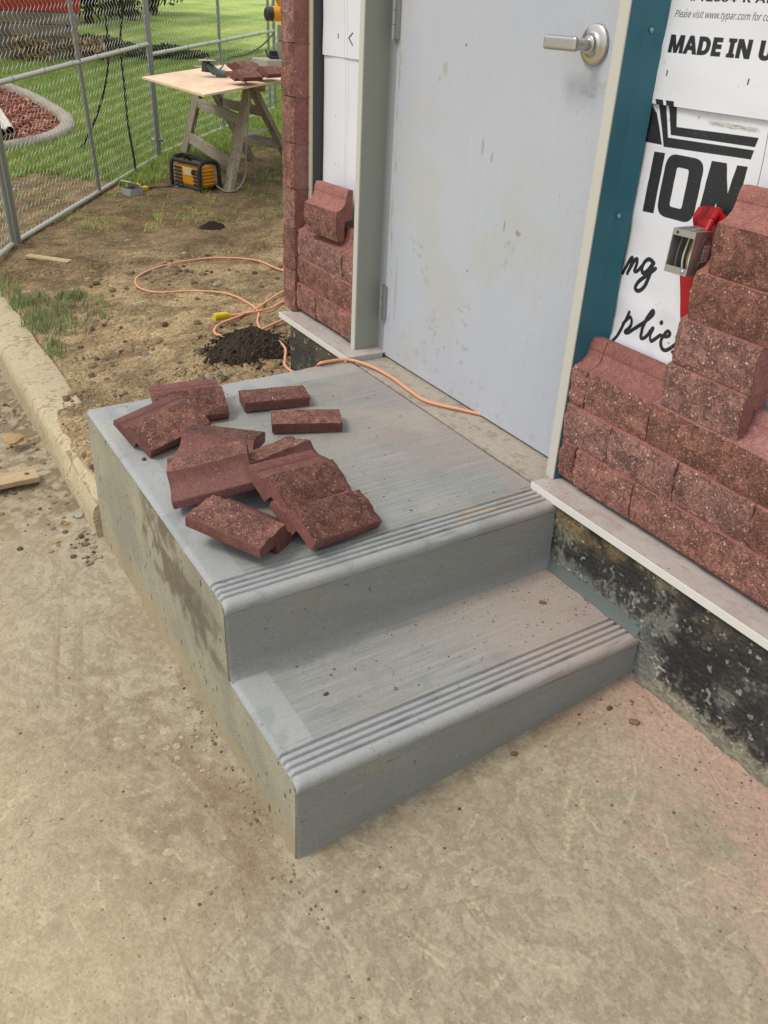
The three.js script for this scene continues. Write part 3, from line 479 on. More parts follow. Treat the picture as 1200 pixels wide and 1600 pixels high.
{
  const door = new THREE.Group(); door.name = 'door'; bld.add(door); tag(door, 'grey primed steel door with scuffs and boot prints');
  const g = box(.096, .138, .4445, 2.45, -1.464, -.545, .002); planeUV(g, (x, y, z) => [(z + 1.466) / .93, (y - .44) / 1.24]); mesh('door_leaf', g, doorMat, door);
  for (const [y0, y1] of [[.575, .69], [1.437, 1.55], [2.2, 2.31]]) { // hinge: knuckle barrel in three sleeves with leaves
    const gs = [box(.084, .0965, y0, y1, -1.4645, -1.452), box(.088, .096, y0, y1, -1.485, -1.472)]; for (let k = 0; k < 3; k++) gs.push(cyl([.083, lerp(y0, y1, k / 3) + .001, -1.469], [.083, lerp(y0, y1, (k + 1) / 3) - .001, -1.469], .0065)); gs.push(cyl([.083, y0 - .004, -1.469], [.083, y0, -1.469], .0045), cyl([.083, y1, -1.469], [.083, y1 + .004, -1.469], .0045));
    mesh('hinge', gs, galv, door);
  }
  const y = 1.466, z = -.606;
  const rose = new THREE.LatheGeometry([[0, 0], [.043, 0], [.0435, .004], [.041, .009], [.03, .0115], [.0215, .013], [.0195, .022], [.017, .026], [0, .026]].map(q => new THREE.Vector2(...q)), 40).rotateZ(Math.PI / 2).translate(.096, y, z);
  const lever = new THREE.Group();
  const neck = cyl([.075, y, z], [.034, y, z], .0135, .0135, 24);
  const grip = new RoundedBoxGeometry(.016, .031, .112, 4, .0075).translate(.031, y, z - .044);
  mesh('handle', [rose, neck, grip], steel, door);
}
M.frame = flat('#9a9fa0', .55); M.trimIn = flat('#969b90', .5); M.beige = flat('#c6c6bc', .5); M.teal = flat('#2a6676', .4);
{
  mesh('door_frame', [box(.0985, .15, .4385, 2.5, -1.513, -1.4665, .002), box(.0985, .15, .4385, 2.5, -.5425, -.47, .002), box(.0985, .15, 2.4525, 2.5, -1.4665, -.5425)], M.frame, bld);
  // far trim: reveal towards the opening, lip, teal return
  mesh('door_trim', [box(.008, .104, .4572, 2.5, -1.5165, -1.5105)], M.trimIn, bld); mesh('trim_lip', [box(.004, .0078, .4572, 2.5, -1.536, -1.5102)], M.beige, bld); mesh('trim_return', [box(.008, .092, .4572, 2.5, -1.536, -1.5335)], M.teal, bld);
  mesh('door_trim', [box(.008, .104, .4572, 2.5, -.4525, -.4465)], M.trimIn, bld); mesh('trim_lip', [box(.004, .0078, .4572, 2.5, -.4529, -.4235)], M.beige, bld);
  const teal = gridGeo([0, .5, 1], lin(.4572, 2.5, 12), (t, y) => { const P = [[.0079, -.4232], [.050, -.4165], [.0925, -.3995]][t * 2]; return [P[0], y, P[1] + .0025 * (fbm(y * 3, t * 3, 2) - .5), t, y]; }).toNonIndexed(); teal.computeVertexNormals();
  const tr = mesh('trim_return', [teal, box(.0079, .0105, .4572, 2.5, -.4262, -.4238)], M.teal, bld); tag(tr, 'teal painted side of the metal door trim');
  for (const yy of [1.502, 1.131, .78, 1.87]) { const s = new THREE.SphereGeometry(.006, 12, 8).scale(1, 1, .6).translate(.062, yy, -.4085); mesh('screw', s, flat('#7fa4aa', .3, .6), bld); }
}
// veneer, laid so far
const CH = .1016, YB = .4715, XB = .077; // back plane of the bricks
let seed = 100;
function lay(z0, z1, y, dx = 0, parent = bld) {
  const L = z1 - z0 - .001, m = new THREE.Mesh(brickGeo(L, ++seed), brickMats(seed * 7 % 11)); m.name = 'brick'; m.castShadow = m.receiveShadow = true; m.rotation.y = -Math.PI / 2; m.position.set(XB + dx, y, (z0 + z1) / 2); parent.add(m); return m;
}
const jit = rng(3);
for (const [row, J] of [[0, [-.4215, -.364, -.157, .051, .259, .467, .675, .883]], [1, [-.4215, -.26, -.051, .157, .365, .573, .781]], [2, [-.4215, -.369, -.160, .048, .256, .464, .672]], [3, [-.140, .0705]], [4, [-.1335, .075]], [5, [-.1215, .087]], [6, [-.0955, .113]]])
  for (let i = 0; i < J.length - 1; i++) lay(J[i] + (row === 0 && i === 1 ? .006 : 0), J[i + 1], YB + row * CH, (jit() - .5) * .006 );
for (const [row, J] of [[0, [-1.982, -1.828, -1.64, -1.5365]], [1, [-1.982, -1.93, -1.724, -1.5365]], [2, [-1.982, -1.80, -1.622, -1.5365]]])
  for (let i = 0; i < J.length - 1; i++) lay(J[i], J[i + 1], YB + row * CH, (jit() - .5) * .005);
{ // corner post of stacked corner units with sealant in the joints
  const Y = [.4585, .622, .779, .921, 1.078, 1.23, 1.398, 1.556, 1.715, 1.87, 2.03, 2.19, 2.35];
  for (let i = 0; i < Y.length - 1; i++) {
    const g = new THREE.BoxGeometry(.125, Y[i + 1] - Y[i] - .003, .1, 6, 10, 8), p = g.attributes.position; const sd = i * 3.7;
    for (let k = 0; k < p.count; k++) { let x = p.getX(k), y = p.getY(k), z = p.getZ(k); const e = Math.max(0, .5 - (.05 - Math.abs(z)) / .02) * (x < -.05 ? 1 : 0); if (x < -.06) { x += .011 * (fbm(z * 40 + sd, y * 40, 3) - .5) + .007 * e * e * 4; } if (z < -.049) z += .006 * (fbm(x * 40, y * 40 + sd, 3) - .5); p.setXYZ(k, x, y, z); }
    planeUV(g, (x, y, z) => [(z + x + i * .13) / .36, (y + i * .27) / .36]); g.computeVertexNormals(); const gg = g.groups.map(q => ({ ...q })); // faces: 0 +x 1 -x 2 +y 3 -y 4 +z 5 -z
    g.clearGroups(); for (const q of gg) g.addGroup(q.start, q.count, q.materialIndex === 1 || q.materialIndex === 5 ? 0 : 1);
    const m = new THREE.Mesh(g, brickMats(i + 2)); m.name = 'corner_brick'; m.castShadow = m.receiveShadow = true; m.position.set(.0565, (Y[i] + Y[i + 1]) / 2, -2.038); bld.add(m);
    if (i && i < 9) { const s = mergeGeometries([new THREE.SphereGeometry(.0075, 10, 8).scale(1, .7, 1).translate(.061, Y[i], -1.986), new THREE.CapsuleGeometry(.0032, .045, 3, 8).rotateZ(Math.PI / 2).translate(.034, Y[i], -1.9885)]); mesh('sealant', s, flat('#7d675c', .6), bld); }
  }
  mesh('corner_trim', [box(.0575, .064, .77, 2.4, -1.9865, -1.9645)], flat('#d3cdb6', .5), bld);
  mesh('foam_strip', [box(.066, .1, .77, 2.4, -1.9862, -1.958)], flat('#45484d', .8), bld);
}
// red membrane round the cable and the box on it
{
  const red = std({ color: '#a5121e', roughness: .35 });
  const sh = (P, x) => { const g = new THREE.ExtrudeGeometry(new THREE.Shape(P.map(q => new THREE.Vector2(...q))), { depth: .0018, bevelEnabled: false }); const p = g.attributes.position; for (let i = 0; i < p.count; i++) { const z = p.getX(i), y = p.getY(i), d = p.getZ(i); p.setXYZ(i, x - d, y, z); } g.computeVertexNormals(); return g; };
  const low = gridGeo(lin(0, 1, 14), lin(0, 1, 16), (u, v) => { const y = lerp(1.08, .925, v), zl = lerp(-.236, -.19, v), z = lerp(zl, -.085, u); return [.0885 - .004 * (fbm(z * 30, y * 30, 3) - .5), y, z, u, v]; });
  const m = mesh('membrane_patch', low, red, bld); tag(m, 'red waterproof membrane patch behind the metal box');
  const up = gridGeo(lin(0, 1, 24), lin(0, 1, 16), (u, v) => { const z = lerp(lerp(-.212, -.196, v), -.08, u), y = lerp(1.197 - .035 * Math.abs(u - .3), 1.075, v); const f = .011 * Math.pow(Math.abs(Math.sin(u * 5.5 + v * 2.6 + 2 * fbm(u * 3, v * 3, 2))), 3) + .006 * fbm(u * 12, v * 7, 3); return [.087 - f - .003 * fbm(u * 9, v * 9, 2), y, z, u, v]; });
  mesh('membrane_patch', up, red, bld);
  const sleeve = mergeGeometries([cyl([.092, 1.184, -.166], [.068, 1.170, -.157], .013, .0078, 22), cyl([.068, 1.170, -.157], [.05, 1.150, -.150], .0078, .007, 22)]); mesh('sleeve', sleeve, red, bld);
}
{
  const t = thing('junction_box', 'open galvanised metal switch box with loose wires beside the stacked bricks', 'electrical box', [.035, 1.11, -.166]);
  t.rotation.set(0, .13, -.05); t.scale.setScalar(1.1);
  const w = .0245, h = .04, x0 = -.035, x1 = .036, k = .0016;
  mesh('box_shell', [box(x0, x1, h - k, h, -w, w), box(x0, x1, -h, -h + k, -w, w), box(x0, x1, -h + k, h - k, w - k, w), box(x0, x1, -h + k, h - k, -w, -w + k), box(x1 - k, x1, -h + k, h - k, -w + k, w - k), box(x0, x0 + .0015, h - .012, h - k, -w + k, w - k), box(x0, x0 + .0015, -h + k, -h + .013, -w + k, w - k)], flat('#b2b3ae', .38, .75), t);
  for (const yy of [.02, -.022]) mesh('knockout', new THREE.TorusGeometry(.0105, .0009, 8, 28).translate(.006, yy, w + .0002), flat('#8b8c88', .4, .8), t);
  mesh('knockout', new THREE.TorusGeometry(.011, .0008, 8, 28).rotateX(Math.PI / 2).translate(0, h + .0002, 0), flat('#8b8c88', .4, .8), t);
  const cv = document.createElement('canvas'); cv.width = 64; cv.height = 96; const c = cv.getContext('2d'); c.fillStyle = '#e9e9e6'; c.fillRect(0, 0, 64, 96); c.fillStyle = '#222'; const r = rng(9); for (let y = 14; y < 82; y += 2) if (r() < .55) c.fillRect(9, y, 26, 1 + (r() < .4 ? 1 : 0)); for (let y = 12; y < 80; y += 5) c.fillRect(46, y, 4 + 6 * r(), 3);
  const ct = new THREE.CanvasTexture(cv); ct.colorSpace = THREE.SRGBColorSpace;
  mesh('sticker', new THREE.PlaneGeometry(.0215, .031).translate(.011, -.001, w + .0007), std({ map: ct, roughness: .5 }), t);
  mesh('screw', [new THREE.SphereGeometry(.0035, 12, 8).scale(.6, 1, 1).translate(x0 - .0006, -h + .007, .015)], flat('#c9ccd0', .25, .9), t);
  mesh('screw', [new THREE.SphereGeometry(.0028, 12, 8).scale(.6, 1, 1).translate(x0 - .0006, h - .006, -.014)], flat('#4c4c4c', .4, .8), t);
  const wires = [['#6f716d', -.016, .0], ['#d8d4c4', -.004, .004], ['#b08a66', .003, .009], ['#e2ded0', .011, .002]];
  for (const [col, z, o] of wires) mesh('wire', tube([[-.008 + o, .037, z + .004], [-.013 + o, .03, z + .003], [-.016 + o, .01, z + .001], [-.016 + o, -.012, z - .001], [-.015 + o, -.03, z + .001], [-.012 + o, -.037, z + .003]], .0019, 30, 7), flat(col, .5), t);
  mesh('connector', [cyl([.036, .031, .012], [.05, .033, .014], .0075), cyl([.05, .033, .014], [.056, .034, .0145], .0055)], flat('#c9a24a', .4, .6), t);
}

// ------------------------------------------------------------------ loose bricks
const looseGeo = L => { const g = brickGeo(L, ++seed); g.translate(0, -.085, 0).rotateX(-Math.PI / 2); return g; };
const GB = 'loose red bricks heaped on the landing';
function loose(p, rot, label, L = .2032, group = GB) { const m = new THREE.Mesh(looseGeo(L), looseMats(seed)); m.name = numbered('loose_brick'); m.castShadow = m.receiveShadow = true; m.position.set(...p); m.rotation.set(rot[1], rot[0], rot[2], 'YXZ'); scene.add(m); return tag(m, label, 'brick', group); }
loose([-.685, .439, -1.303], [-.129, .53, .019], 'red brick at the far edge of the heap, its tongue pointing at the soil');
loose([-.812, .442, -1.172], [.346, .466, .143], 'red brick overhanging nearest the outer far corner of the landing');
loose([-.717, .428, -.964], [2.414, .12, -.02], 'pale dusty red brick in mid heap, turned with its tongue towards the steps');
loose([-.804, .459, -.78], [2.798, .035, -.221], 'red brick lying tongue first, its smooth ledge facing the outer edge of the landing');
loose([-.645, .473, -.647], [.182, .552, -.118], 'red brick propped up on another, tongue raised, above the wet marked brick');
loose([-.62, .4445, -.775], [Math.PI + .3, .22, .0], 'mostly hidden red brick beneath the propped up one');
loose([-.633, .441, -.52], [.165, .421, -.083], 'red brick with a dark wet patch, nearest to the grooved nosing');
loose([-.82, .432, -.556], [-1.013, .046, -.096], 'red brick lying skewed with its end towards the lower step');
function slab(p, ry, label) {
  const L = .203, D = .1, H = .036, g = new THREE.BoxGeometry(L, H, D, 16, 3, 8), q = g.attributes.position; const sd = ++seed;
  for (let i = 0; i < q.count; i++) { let x = q.getX(i), y = q.getY(i), z = q.getZ(i); if (y > H / 2 - .001) y += .009 * (fbm(x * 50 + sd, z * 50, 4) - .5) * (D / 2 - Math.abs(z) < .002 ? .4 : 1) - .004 * Math.max(0, 1 - (D / 2 - Math.abs(z)) / .008); if (y < 0 && Math.abs(z) > D / 2 - .001) z -= Math.sign(z) * .007; q.setXYZ(i, x, y, z); }
  planeUV(g, (x, y, z) => [(x + sd * .07) / .36, (z + y + sd * .11) / .36]); g.computeVertexNormals(); const gg = g.groups.map(o => ({ ...o })); g.clearGroups(); for (const o of gg) g.addGroup(o.start, o.count, o.materialIndex === 2 ? 0 : 1);
  const m = new THREE.Mesh(g, looseMats(sd)); m.name = numbered('loose_brick'); m.castShadow = m.receiveShadow = true; m.position.set(p[0], YT(p[0]) + H / 2 + p[1], p[2]); m.rotation.y = ry; scene.add(m); return tag(m, label, 'brick', GB);
}
slab([-.432, .004, -1.235], -.2, 'thin cut red brick standing apart, closest to the far edge of the landing');
slab([-.418, .004, -1.04], -.39, 'thin cut red brick lying alone between the heap and the door');
{ // brick leaning on the far veneer
  const m = new THREE.Mesh(brickGeo(.2032, ++seed), brickMats(3)); m.name = numbered('loose_brick'); m.castShadow = m.receiveShadow = true; m.position.set(.058, .80, -1.765); m.rotation.set(0, -Math.PI / 2 + .1, .0, 'YXZ'); scene.add(m); tag(m, 'single red brick perched on the short veneer beyond the door', 'brick');
}
{ // chips on the tread and paving
  const r = rng(5), mat = [flat('#75524a', .9), flat('#5f463e', .9), flat('#84645a', .9)];
  const chip = (x, z, y, s, label) => { const g = pebble(Math.floor(r() * 999), .5).scale(s, s, s * .6); g.rotateY(r() * 3); const m = mesh('brick_chip', g, mat[Math.floor(r() * 3)]); m.position.set(x, y + s * .3, z); tag(m, label, 'brick chip', 'stray brick chips'); };
  chip(-.17, -.21, YS(-.17), .010, 'red brick chip on the lower tread near the foundation');
  chip(-.79, -.19, YS(-.79), .007, 'small brown brick chip on the tread near its outer end');
  chip(-.65, -.13, YS(-.65), .006, 'small brown brick chip in the middle of the lower tread');
  chip(-.155, .125, paveY(-.155, .1), .013, 'flat red brick chip on pink dusted paving');
  chip(-.17, .06, paveY(-.17, .06), .009, 'red brick chip against the foot of the lower riser near the wall');
  chip(-.43, .04, paveY(-.43, .04), .009, 'red brick chip at the foot of the lower riser, halfway along');
  const list = []; for (let i = 0; i < 420; i++) { let x, z, y; const k = r(); if (k < .35) { x = XW - .01 - .5 * r() * r(); z = .02 + .7 * r(); y = paveY(x, z); } else if (k < .65) { x = lerp(XL + .1, XW - .01, Math.sqrt(r())); z = ZB + .02 + .2 * r(); y = YS(x); } else { x = lerp(XL + .05, XW - .02, r()); z = ZE + 1.0 * r(); y = YT(x); } const s = .0012 + .0028 * r() * r(), c = r() < .7 ? [.2, .1, .08] : [.12, .11, .1]; list.push({ p: [x, y + s * .2, z], s: [s, s * .7, s], ry: r() * 6, c }); }
  scatter('brick_crumbs', pebble(3), flat('#ffffff', .95), list, 'scattered red brick crumbs on steps and paving', 'crumbs');
}

// ------------------------------------------------------------------ soil bits, gravel, clods
{
  const r = rng(64), mat = flat('#ffffff', 1), list = [];
  const tn = () => { const k = .6 + .7 * r(), d = r(); return d < .2 ? [.30 * k, .26 * k, .2 * k] : d < .75 ? [.27 * k, .195 * k, .105 * k] : [.12 * k, .085 * k, .05 * k]; };
  for (let i = 0; i < 5200; i++) { const z = -1.5 - 5 * Math.pow(r(), 1.4), x = -.92 + (2.6 + (-1.5 - z) * .4) * Math.pow(r(), 1.2); if (x > -.06 && z > -1.95) continue; if (x < -.78 && z < -2.4) continue; const d = fbm(x * 2 + 8, z * 2, 3); if (r() > sst(.35, .62, d) + .12) continue; const s = .003 + .019 * Math.pow(r(), 3.2); list.push({ p: [x, dirtY(x, z) + s * .1, z], s: [s, s * .75, s], ry: r() * 6, rx: r(), c: tn() }); }
  for (let i = 0; i < 700; i++) { const x = -.88 + .5 * Math.pow(r(), 1.5), z = -1.5 - .75 * r(); const s = .003 + .011 * Math.pow(r(), 2.2); list.push({ p: [x, dirtY(x, z) + s * .2, z], s: [s, s * .75, s], ry: r() * 6, c: tn() }); }
  scatter('soil_clods', pebble(21), mat, list, 'small clods and stones strewn over the bare soil', 'soil clods');
  const l2 = []; for (let i = 0; i < 300; i++) { const z = -1.3 - 1.5 * Math.pow(r(), 1), x = -.985 - .3 * Math.pow(r(), 1.8) * sst(-1.2, -1.7, z) - .02 * r(); const s = .002 + .009 * Math.pow(r(), 2.5); l2.push({ p: [x, paveY(x, z) + s * .3, z], s: [s, s * .7, s], ry: r() * 6, c: tn() }); }
  for (let i = 0; i < 900; i++) { const x = -2.2 + 2.1 * r(), z = -1.2 + 1.9 * r(); if (x > XL - .01 && z < .03) continue; const s = .0012 + .003 * Math.pow(r(), 3); l2.push({ p: [x, paveY(x, z) + s * .2, z], s: [s, s * .6, s], ry: r() * 6, c: tn() }); }
  for (let i = 0; i < 110; i++) { const z = -.75 + .95 * r(), x = XL - .012 - .06 * r() * r(); const s = .0012 + .004 * r() * r(); l2.push({ p: [x, paveY(x, z) + s * .2, z], s: [s, s * .7, s], ry: r() * 6, c: tn() }); }
  { const l4 = []; for (let i = 0; i < 2600 && l4.length < 520; i++) { const x = -2.3 + 2.2 * r(), z = -1.3 + 1.75 * r(); if (x > XL - .015 && z < .04) continue; if (r() > sst(.46, .66, fbm(x * 5 + 3, z * 5, 3)) * (x < -1 ? 1 : .35)) continue; const s = .003 + .011 * r() * r(), k = .85 + .25 * r(); l4.push({ p: [x, paveY(x, z) - .0004, z], s: [s * 1.4, .0012 + s * .12, s], ry: r() * 6.28, rx: (r() - .5) * .12, c: [.40 * k, .345 * k, .24 * k] }); } scatter('mud_flakes', pebble(77, .9), mat, l4, 'thin dried mud flakes trodden onto the paving', 'mud flakes'); }
  scatter('gravel', pebble(33), mat, l2, 'loose grit and gravel on the paving along kerb and steps', 'gravel');
  const clod = pebble(51, .45); const cm = mesh('soil_lump', clod.scale(.046, .04, .038), flat('#a78e66', 1)); cm.position.set(-1.075, -.02, -2.31); tag(cm, 'pale flat lump of dried mud on the paving by the kerb', 'soil lump');
  for (const [x, z, s, l] of [[-.985, -1.63, .017, 'grey angular stone lying at the foot of the kerb'], [-.972, -1.49, .012, 'small grey stone where kerb meets steps']]) { const m = mesh('stone', pebble(Math.floor(z * -99), .6).scale(s, s, s * 1.3), flat('#9c9a8c', .95)); m.position.set(x, paveY(x, z) + s * .3, z); tag(m, l, 'stone'); }
  { const d = mesh('stone', pebble(71, .8).scale(.006, .006, .006), flat('#4c4a47', .9)); d.position.set(-.9, YT(-.9) + .003, -1.06); tag(d, 'tiny dark stone on the pale border of the landing', 'stone'); }
  // dark heap of topsoil
  const heap = (name, cx, cz, rx, rz, h, col, label, seedv) => {
    const g = gridGeo(lin(-1.1, 1.1, 46), lin(-1.1, 1.1, 46), (a, b) => { const d = Math.hypot(a, b) + .35 * (fbm(a * 2 + seedv, b * 2, 3) - .5), x = cx + a * rx, z = cz + b * rz; const k = Math.max(0, 1 - d), y = h * Math.pow(k, .8) * (.75 + .6 * fbm(a * 4, b * 4 + seedv, 4)) + .02 * (vn(a * 16, b * 16) - .4) * Math.min(1, k * 4); return [x, dirtY(x, z) + y - .012 + (k > 0 ? .01 : 0), z, a, b]; });
    const o = mesh(name, g, std({ map: tex(256, 256, (u, v) => { const w = fbm(u * 22, v * 22, 4), q = vn(u * 90, v * 90); const c = mix3(col, [46, 37, 27], w); return [c[0] * (.6 + .7 * q), c[1] * (.6 + .7 * q), c[2] * (.6 + .7 * q)]; }), bumpMap: tex(256, 256, (u, v) => fbm(u * 40, v * 40, 4), false), bumpScale: .02, roughness: 1 })); return tag(o, label, 'soil heap');
  };
  heap('soil_heap', -.09, -2.25, .17, .18, .085, [88, 72, 54], 'black loose soil heap beside the foundation corner', 3);
  heap('soil_heap', .61, -4.5, .1, .09, .05, [84, 66, 46], 'small dark clump of turf out on the bare soil', 9);
  const l3 = []; for (let i = 0; i < 600; i++) { const a = r() * 6.28, d = Math.sqrt(r()) * 1.05, e = i % 4 ? 1 : 1.6, x = -.09 + Math.cos(a) * d * .2 * e, z = -2.25 + Math.sin(a) * d * .21 * e, k = Math.max(0, 1 - d * e * .95), s = .003 + .008 * r() * r(), c = .5 + r(); l3.push({ p: [x, dirtY(x, z) + .072 * Math.pow(k, .8) * (.6 + .7 * r()) , z], s: [s, s * .7, s], ry: r() * 6, rx: r() * 3, c: [.055 * c, .042 * c, .028 * c] }); }
  scatter('soil_crumbs', pebble(8), mat, l3, 'black crumbs of soil over and around the dark heap', 'soil crumbs');
}

// ------------------------------------------------------------------ cords
const orange = flat('#e2a07c', .5);
{
  const t = thing('extension_cord', 'orange extension cord looped over the soil and in under the door', 'cord');
  const D = (P, h) => P.map(([x, z]) => [x, dirtY(x, z) + h, z]);
  mesh('cable', tube(D([[.9, -3.2], [.638, -3.434], [.581, -3.726], [.432, -3.854], [.205, -3.88], [-.011, -3.8], [-.154, -3.657], [-.193, -3.472], [-.143, -3.337], [.023, -3.269], [.155, -3.156], [.186, -2.895], [.153, -2.708], [.093, -2.585], [.05, -2.45]], .009), .0053, 120), orange, t);
  mesh('cable', tube(D([[.6, -3.15], [.453, -3.047], [.296, -2.908], [.17, -2.779], [.031, -2.681], [-.099, -2.593], [-.149, -2.495], [-.126, -2.41], [-.06, -2.34]], .012), .006, 80), orange, t);
  mesh('cable', tube(D([[-.01, -2.705], [.109, -2.714], [.219, -2.736], [.325, -2.819], [.5, -2.9]], .016), .006, 50), orange, t);
  mesh('cable', tube([[.02, .25, -2.4], [.147, .245, -2.49], [.221, .243, -2.537], [.33, .24, -2.65]], .006, 30), orange, t);
  mesh('cable', tube([[.04, .262, -2.3], [.03, .262, -2.2], [.01, .264, -2.1], [-.03, .26, -2.02], [-.062, .256, -1.95], [-.07, .262, -1.86], [-.09, .33, -1.7], [-.14, .41, -1.52], [-.157, .451, -1.455], [-.115, .452, -1.455], [-.086, .452, -1.455], [-.051, .452, -1.44], [-.012, .449, -1.363], [.005, .446, -1.259], [-.002, .446, -1.126], [.0, .446, -1.033], [.032, .446, -.973], [.065, .446, -.926], [.12, .443, -.85]], .0053, 120), orange, t);
  const p = [-.012, dirtY(-.01, -2.7) + .02, -2.706]; mesh('socket', [cyl(p, [p[0] - .055, p[1] + .001, p[2] + .006], .017, .019, 18), cyl([p[0] + .02, p[1] - .003, p[2]], p, .011, .016, 18), cyl([p[0] - .055, p[1] + .001, p[2] + .006], [p[0] - .062, p[1] + .001, p[2] + .0065], .019, .0175, 18)], flat('#d8c22a', .45), t);
}

// ------------------------------------------------------------------ timber scraps
M.wood = std({ map: tex(256, 512, (u, v) => { const w = fbm(u * 40 + fbm(u * 4, v * 3, 2) * 6, v * 3, 3), g = vn(u * 120, v * 40); const c = mix3([196, 176, 140], [164, 142, 106], w); return [c[0] * (.9 + .15 * g), c[1] * (.9 + .15 * g), c[2] * (.9 + .15 * g)]; }), roughness: .85 });
{
  const s = new THREE.Shape([[0, 0], [.5, 0], [.5, .088], [0, .085]].map(q => new THREE.Vector2(...q))); const h = new THREE.Path(); h.absarc(.468, .045, .011, 0, Math.PI * 2); s.holes.push(h);
  const g = new THREE.ExtrudeGeometry(s, { depth: .017, bevelEnabled: true, bevelSize: .001, bevelThickness: .001, bevelSegments: 1 }).rotateX(-Math.PI / 2); planeUV(g, (x, y, z) => [z * 3, x * 1.5]);
  const m = mesh('wood_board', g, M.wood); m.position.set(-1.552, -.036, -1.925); m.rotation.y = .03; tag(m, 'short board with one drilled hole lying on the paving left of the kerb', 'board');
  const g2 = planeUV(box(-.13, .13, 0, .014, -.028, .028, .002), (x, y, z) => [z * 3, x * 1.5]); const b = mesh('wood_scrap', g2, M.wood); b.position.set(-.495, dirtY(-.495, -4.2) + .012, -4.205); b.rotation.set(.02, -.72, -.03); tag(b, 'pale wooden offcut lying on soil by the fence foot', 'wood scrap');
}

// ------------------------------------------------------------------ wire fence
M.galv = flat('#b4b7ae', .45, .35); M.galvD = flat('#8d9190', .45, .4); M.wire = flat('#d4d6cc', .5, .1);
const UP = V3(-.0275, .9985, .0478).normalize();
function chainMesh(A, dir, L, H, y0, pitch = .055) { // woven zigzag wires in the plane through A spanned by dir and UP
  const pos = [], r = .00125, nrm = V3().crossVectors(dir, UP).normalize(), n = Math.round(L / pitch * 2), rows = Math.round((H - y0) / (pitch * .62));
  const P = (s, h, o) => V3(...A).addScaledVector(dir, s).addScaledVector(UP, h).addScaledVector(nrm, o);
  for (let i = 0; i < n; i++) { let pr = null; for (let j = 0; j <= rows * 4; j++) { const ph = j / 4, c = .5 - .5 * Math.cos(ph * Math.PI), s = (i + c * .98) * pitch * .5 + .004 * Math.sin(i * 9 + Math.floor(ph / 9)), h = y0 + ph * (H - y0) / rows, q = P(s, h, -.0022 * Math.cos(ph * Math.PI)); if (pr) { const a = pr.clone(), b = q.clone(), d = b.clone().sub(a).normalize(), s1 = V3().crossVectors(d, nrm).normalize().multiplyScalar(r), s2 = nrm.clone().multiplyScalar(r), k = [s2.clone(), s1.clone().multiplyScalar(.87).addScaledVector(s2, -.5), s1.clone().multiplyScalar(-.87).addScaledVector(s2, -.5)]; for (let e = 0; e < 3; e++) { const u = k[e], v = k[(e + 1) % 3], a1 = a.clone().add(u), a2 = a.clone().add(v), b1 = b.clone().add(u), b2 = b.clone().add(v); for (const w of [a1, b1, a2, a2, b1, b2]) pos.push(w.x, w.y, w.z); } } pr = q; } i++; }
  const g = new THREE.BufferGeometry(); g.setAttribute('position', new THREE.Float32BufferAttribute(pos, 3)); g.computeVertexNormals(); return g;
}
function fence(A, B, H, mid, label, posts, lean = 0) {
  const t = thing('wire_fence', label, 'fence', [0, 0, 0], 'temporary wire fence panels'), a = V3(...A), b = V3(...B), dir = b.clone().sub(a), L = dir.length(); dir.normalize();
  const at = (s, h) => a.clone().addScaledVector(dir, s).addScaledVector(UP, h).toArray();
  mesh('rail', [cyl(at(0, .02), at(L, .02), .015)], M.galv, t); mesh('rail', [cyl(at(0, mid), at(L, mid), .015)], M.galv, t); mesh('rail', [cyl(at(0, H), at(L, H), .015)], M.galv, t);
  for (const s of [0.0, L]) mesh('post', [cyl(at(s, -.04), at(s, H + .02), .0175)], M.galvD, t);
  for (const s of posts) mesh('post', [cyl(at(s, .02), at(s - lean, H), .015)], M.galvD, t);
  for (let s = .25; s < L; s += .42) mesh('wire_tie', new THREE.TorusGeometry(.018, .002, 6, 14).lookAt(dir).translate(...at(s, mid)), M.galv, t);
  const m = mesh('chain_link', chainMesh(A, dir, L, H, .02), M.wire, t); tag(m, null, null, null, 'stuff'); return t;
}
fence([-.585, .195, -4.567], [.95, .325, -6.625], 1.75, .86, 'wire fence panel between the kerb and the sawhorse, seen side on', [1.27], .13);
fence([.995, .33, -6.72], [2.97, .48, -8.677], 1.75, .775, 'wire fence panel standing behind the plywood table', [1.36, 2.62]);
fence([-.625, .19, -4.52], [-1.55, .13, -2.75], 1.75, .86, 'wire fence panel cut off by the picture edge, coming towards the viewer', []);
for (const [x, z] of [[.972, -6.672]]) { const c = mesh('fence_clamp', [new THREE.TorusGeometry(.045, .008, 8, 20).rotateX(Math.PI / 2).scale(1, 1.6, 1.1)], M.galvD); c.position.set(x, .47, z); tag(c, 'steel clamp joining two fence posts near the radio', 'clamp'); }
const black = flat('#1d1e1d', .6);
tag(mesh('black_cable', tube([[.47, 1.9, -5.88], [.62, 1.5, -6.12], [.6, 1.2, -6.2], [.6, .9, -6.2], [.59, .65, -6.16], [.6, .42, -6.12], [.6, .29, -6.08], [.62, .262, -5.98], [.60, .262, -5.8]], .009, 60), black), 'black cable hanging straight down over the fence to the yellow plug', 'cable');
tag(mesh('black_cable', tube([[.42, 1.9, -5.95], [.46, 1.45, -6.02], [.5, 1.1, -6.2], [.53, .8, -6.6], [.5, .5, -7.0], [.42, .36, -7.1], [.243, .345, -7.13], [.06, .325, -6.85], [-.034, .312, -6.6], [-.179, .3, -6.47]], .009, 80), black), 'black cable sagging down behind the fence onto the lawn', 'cable');

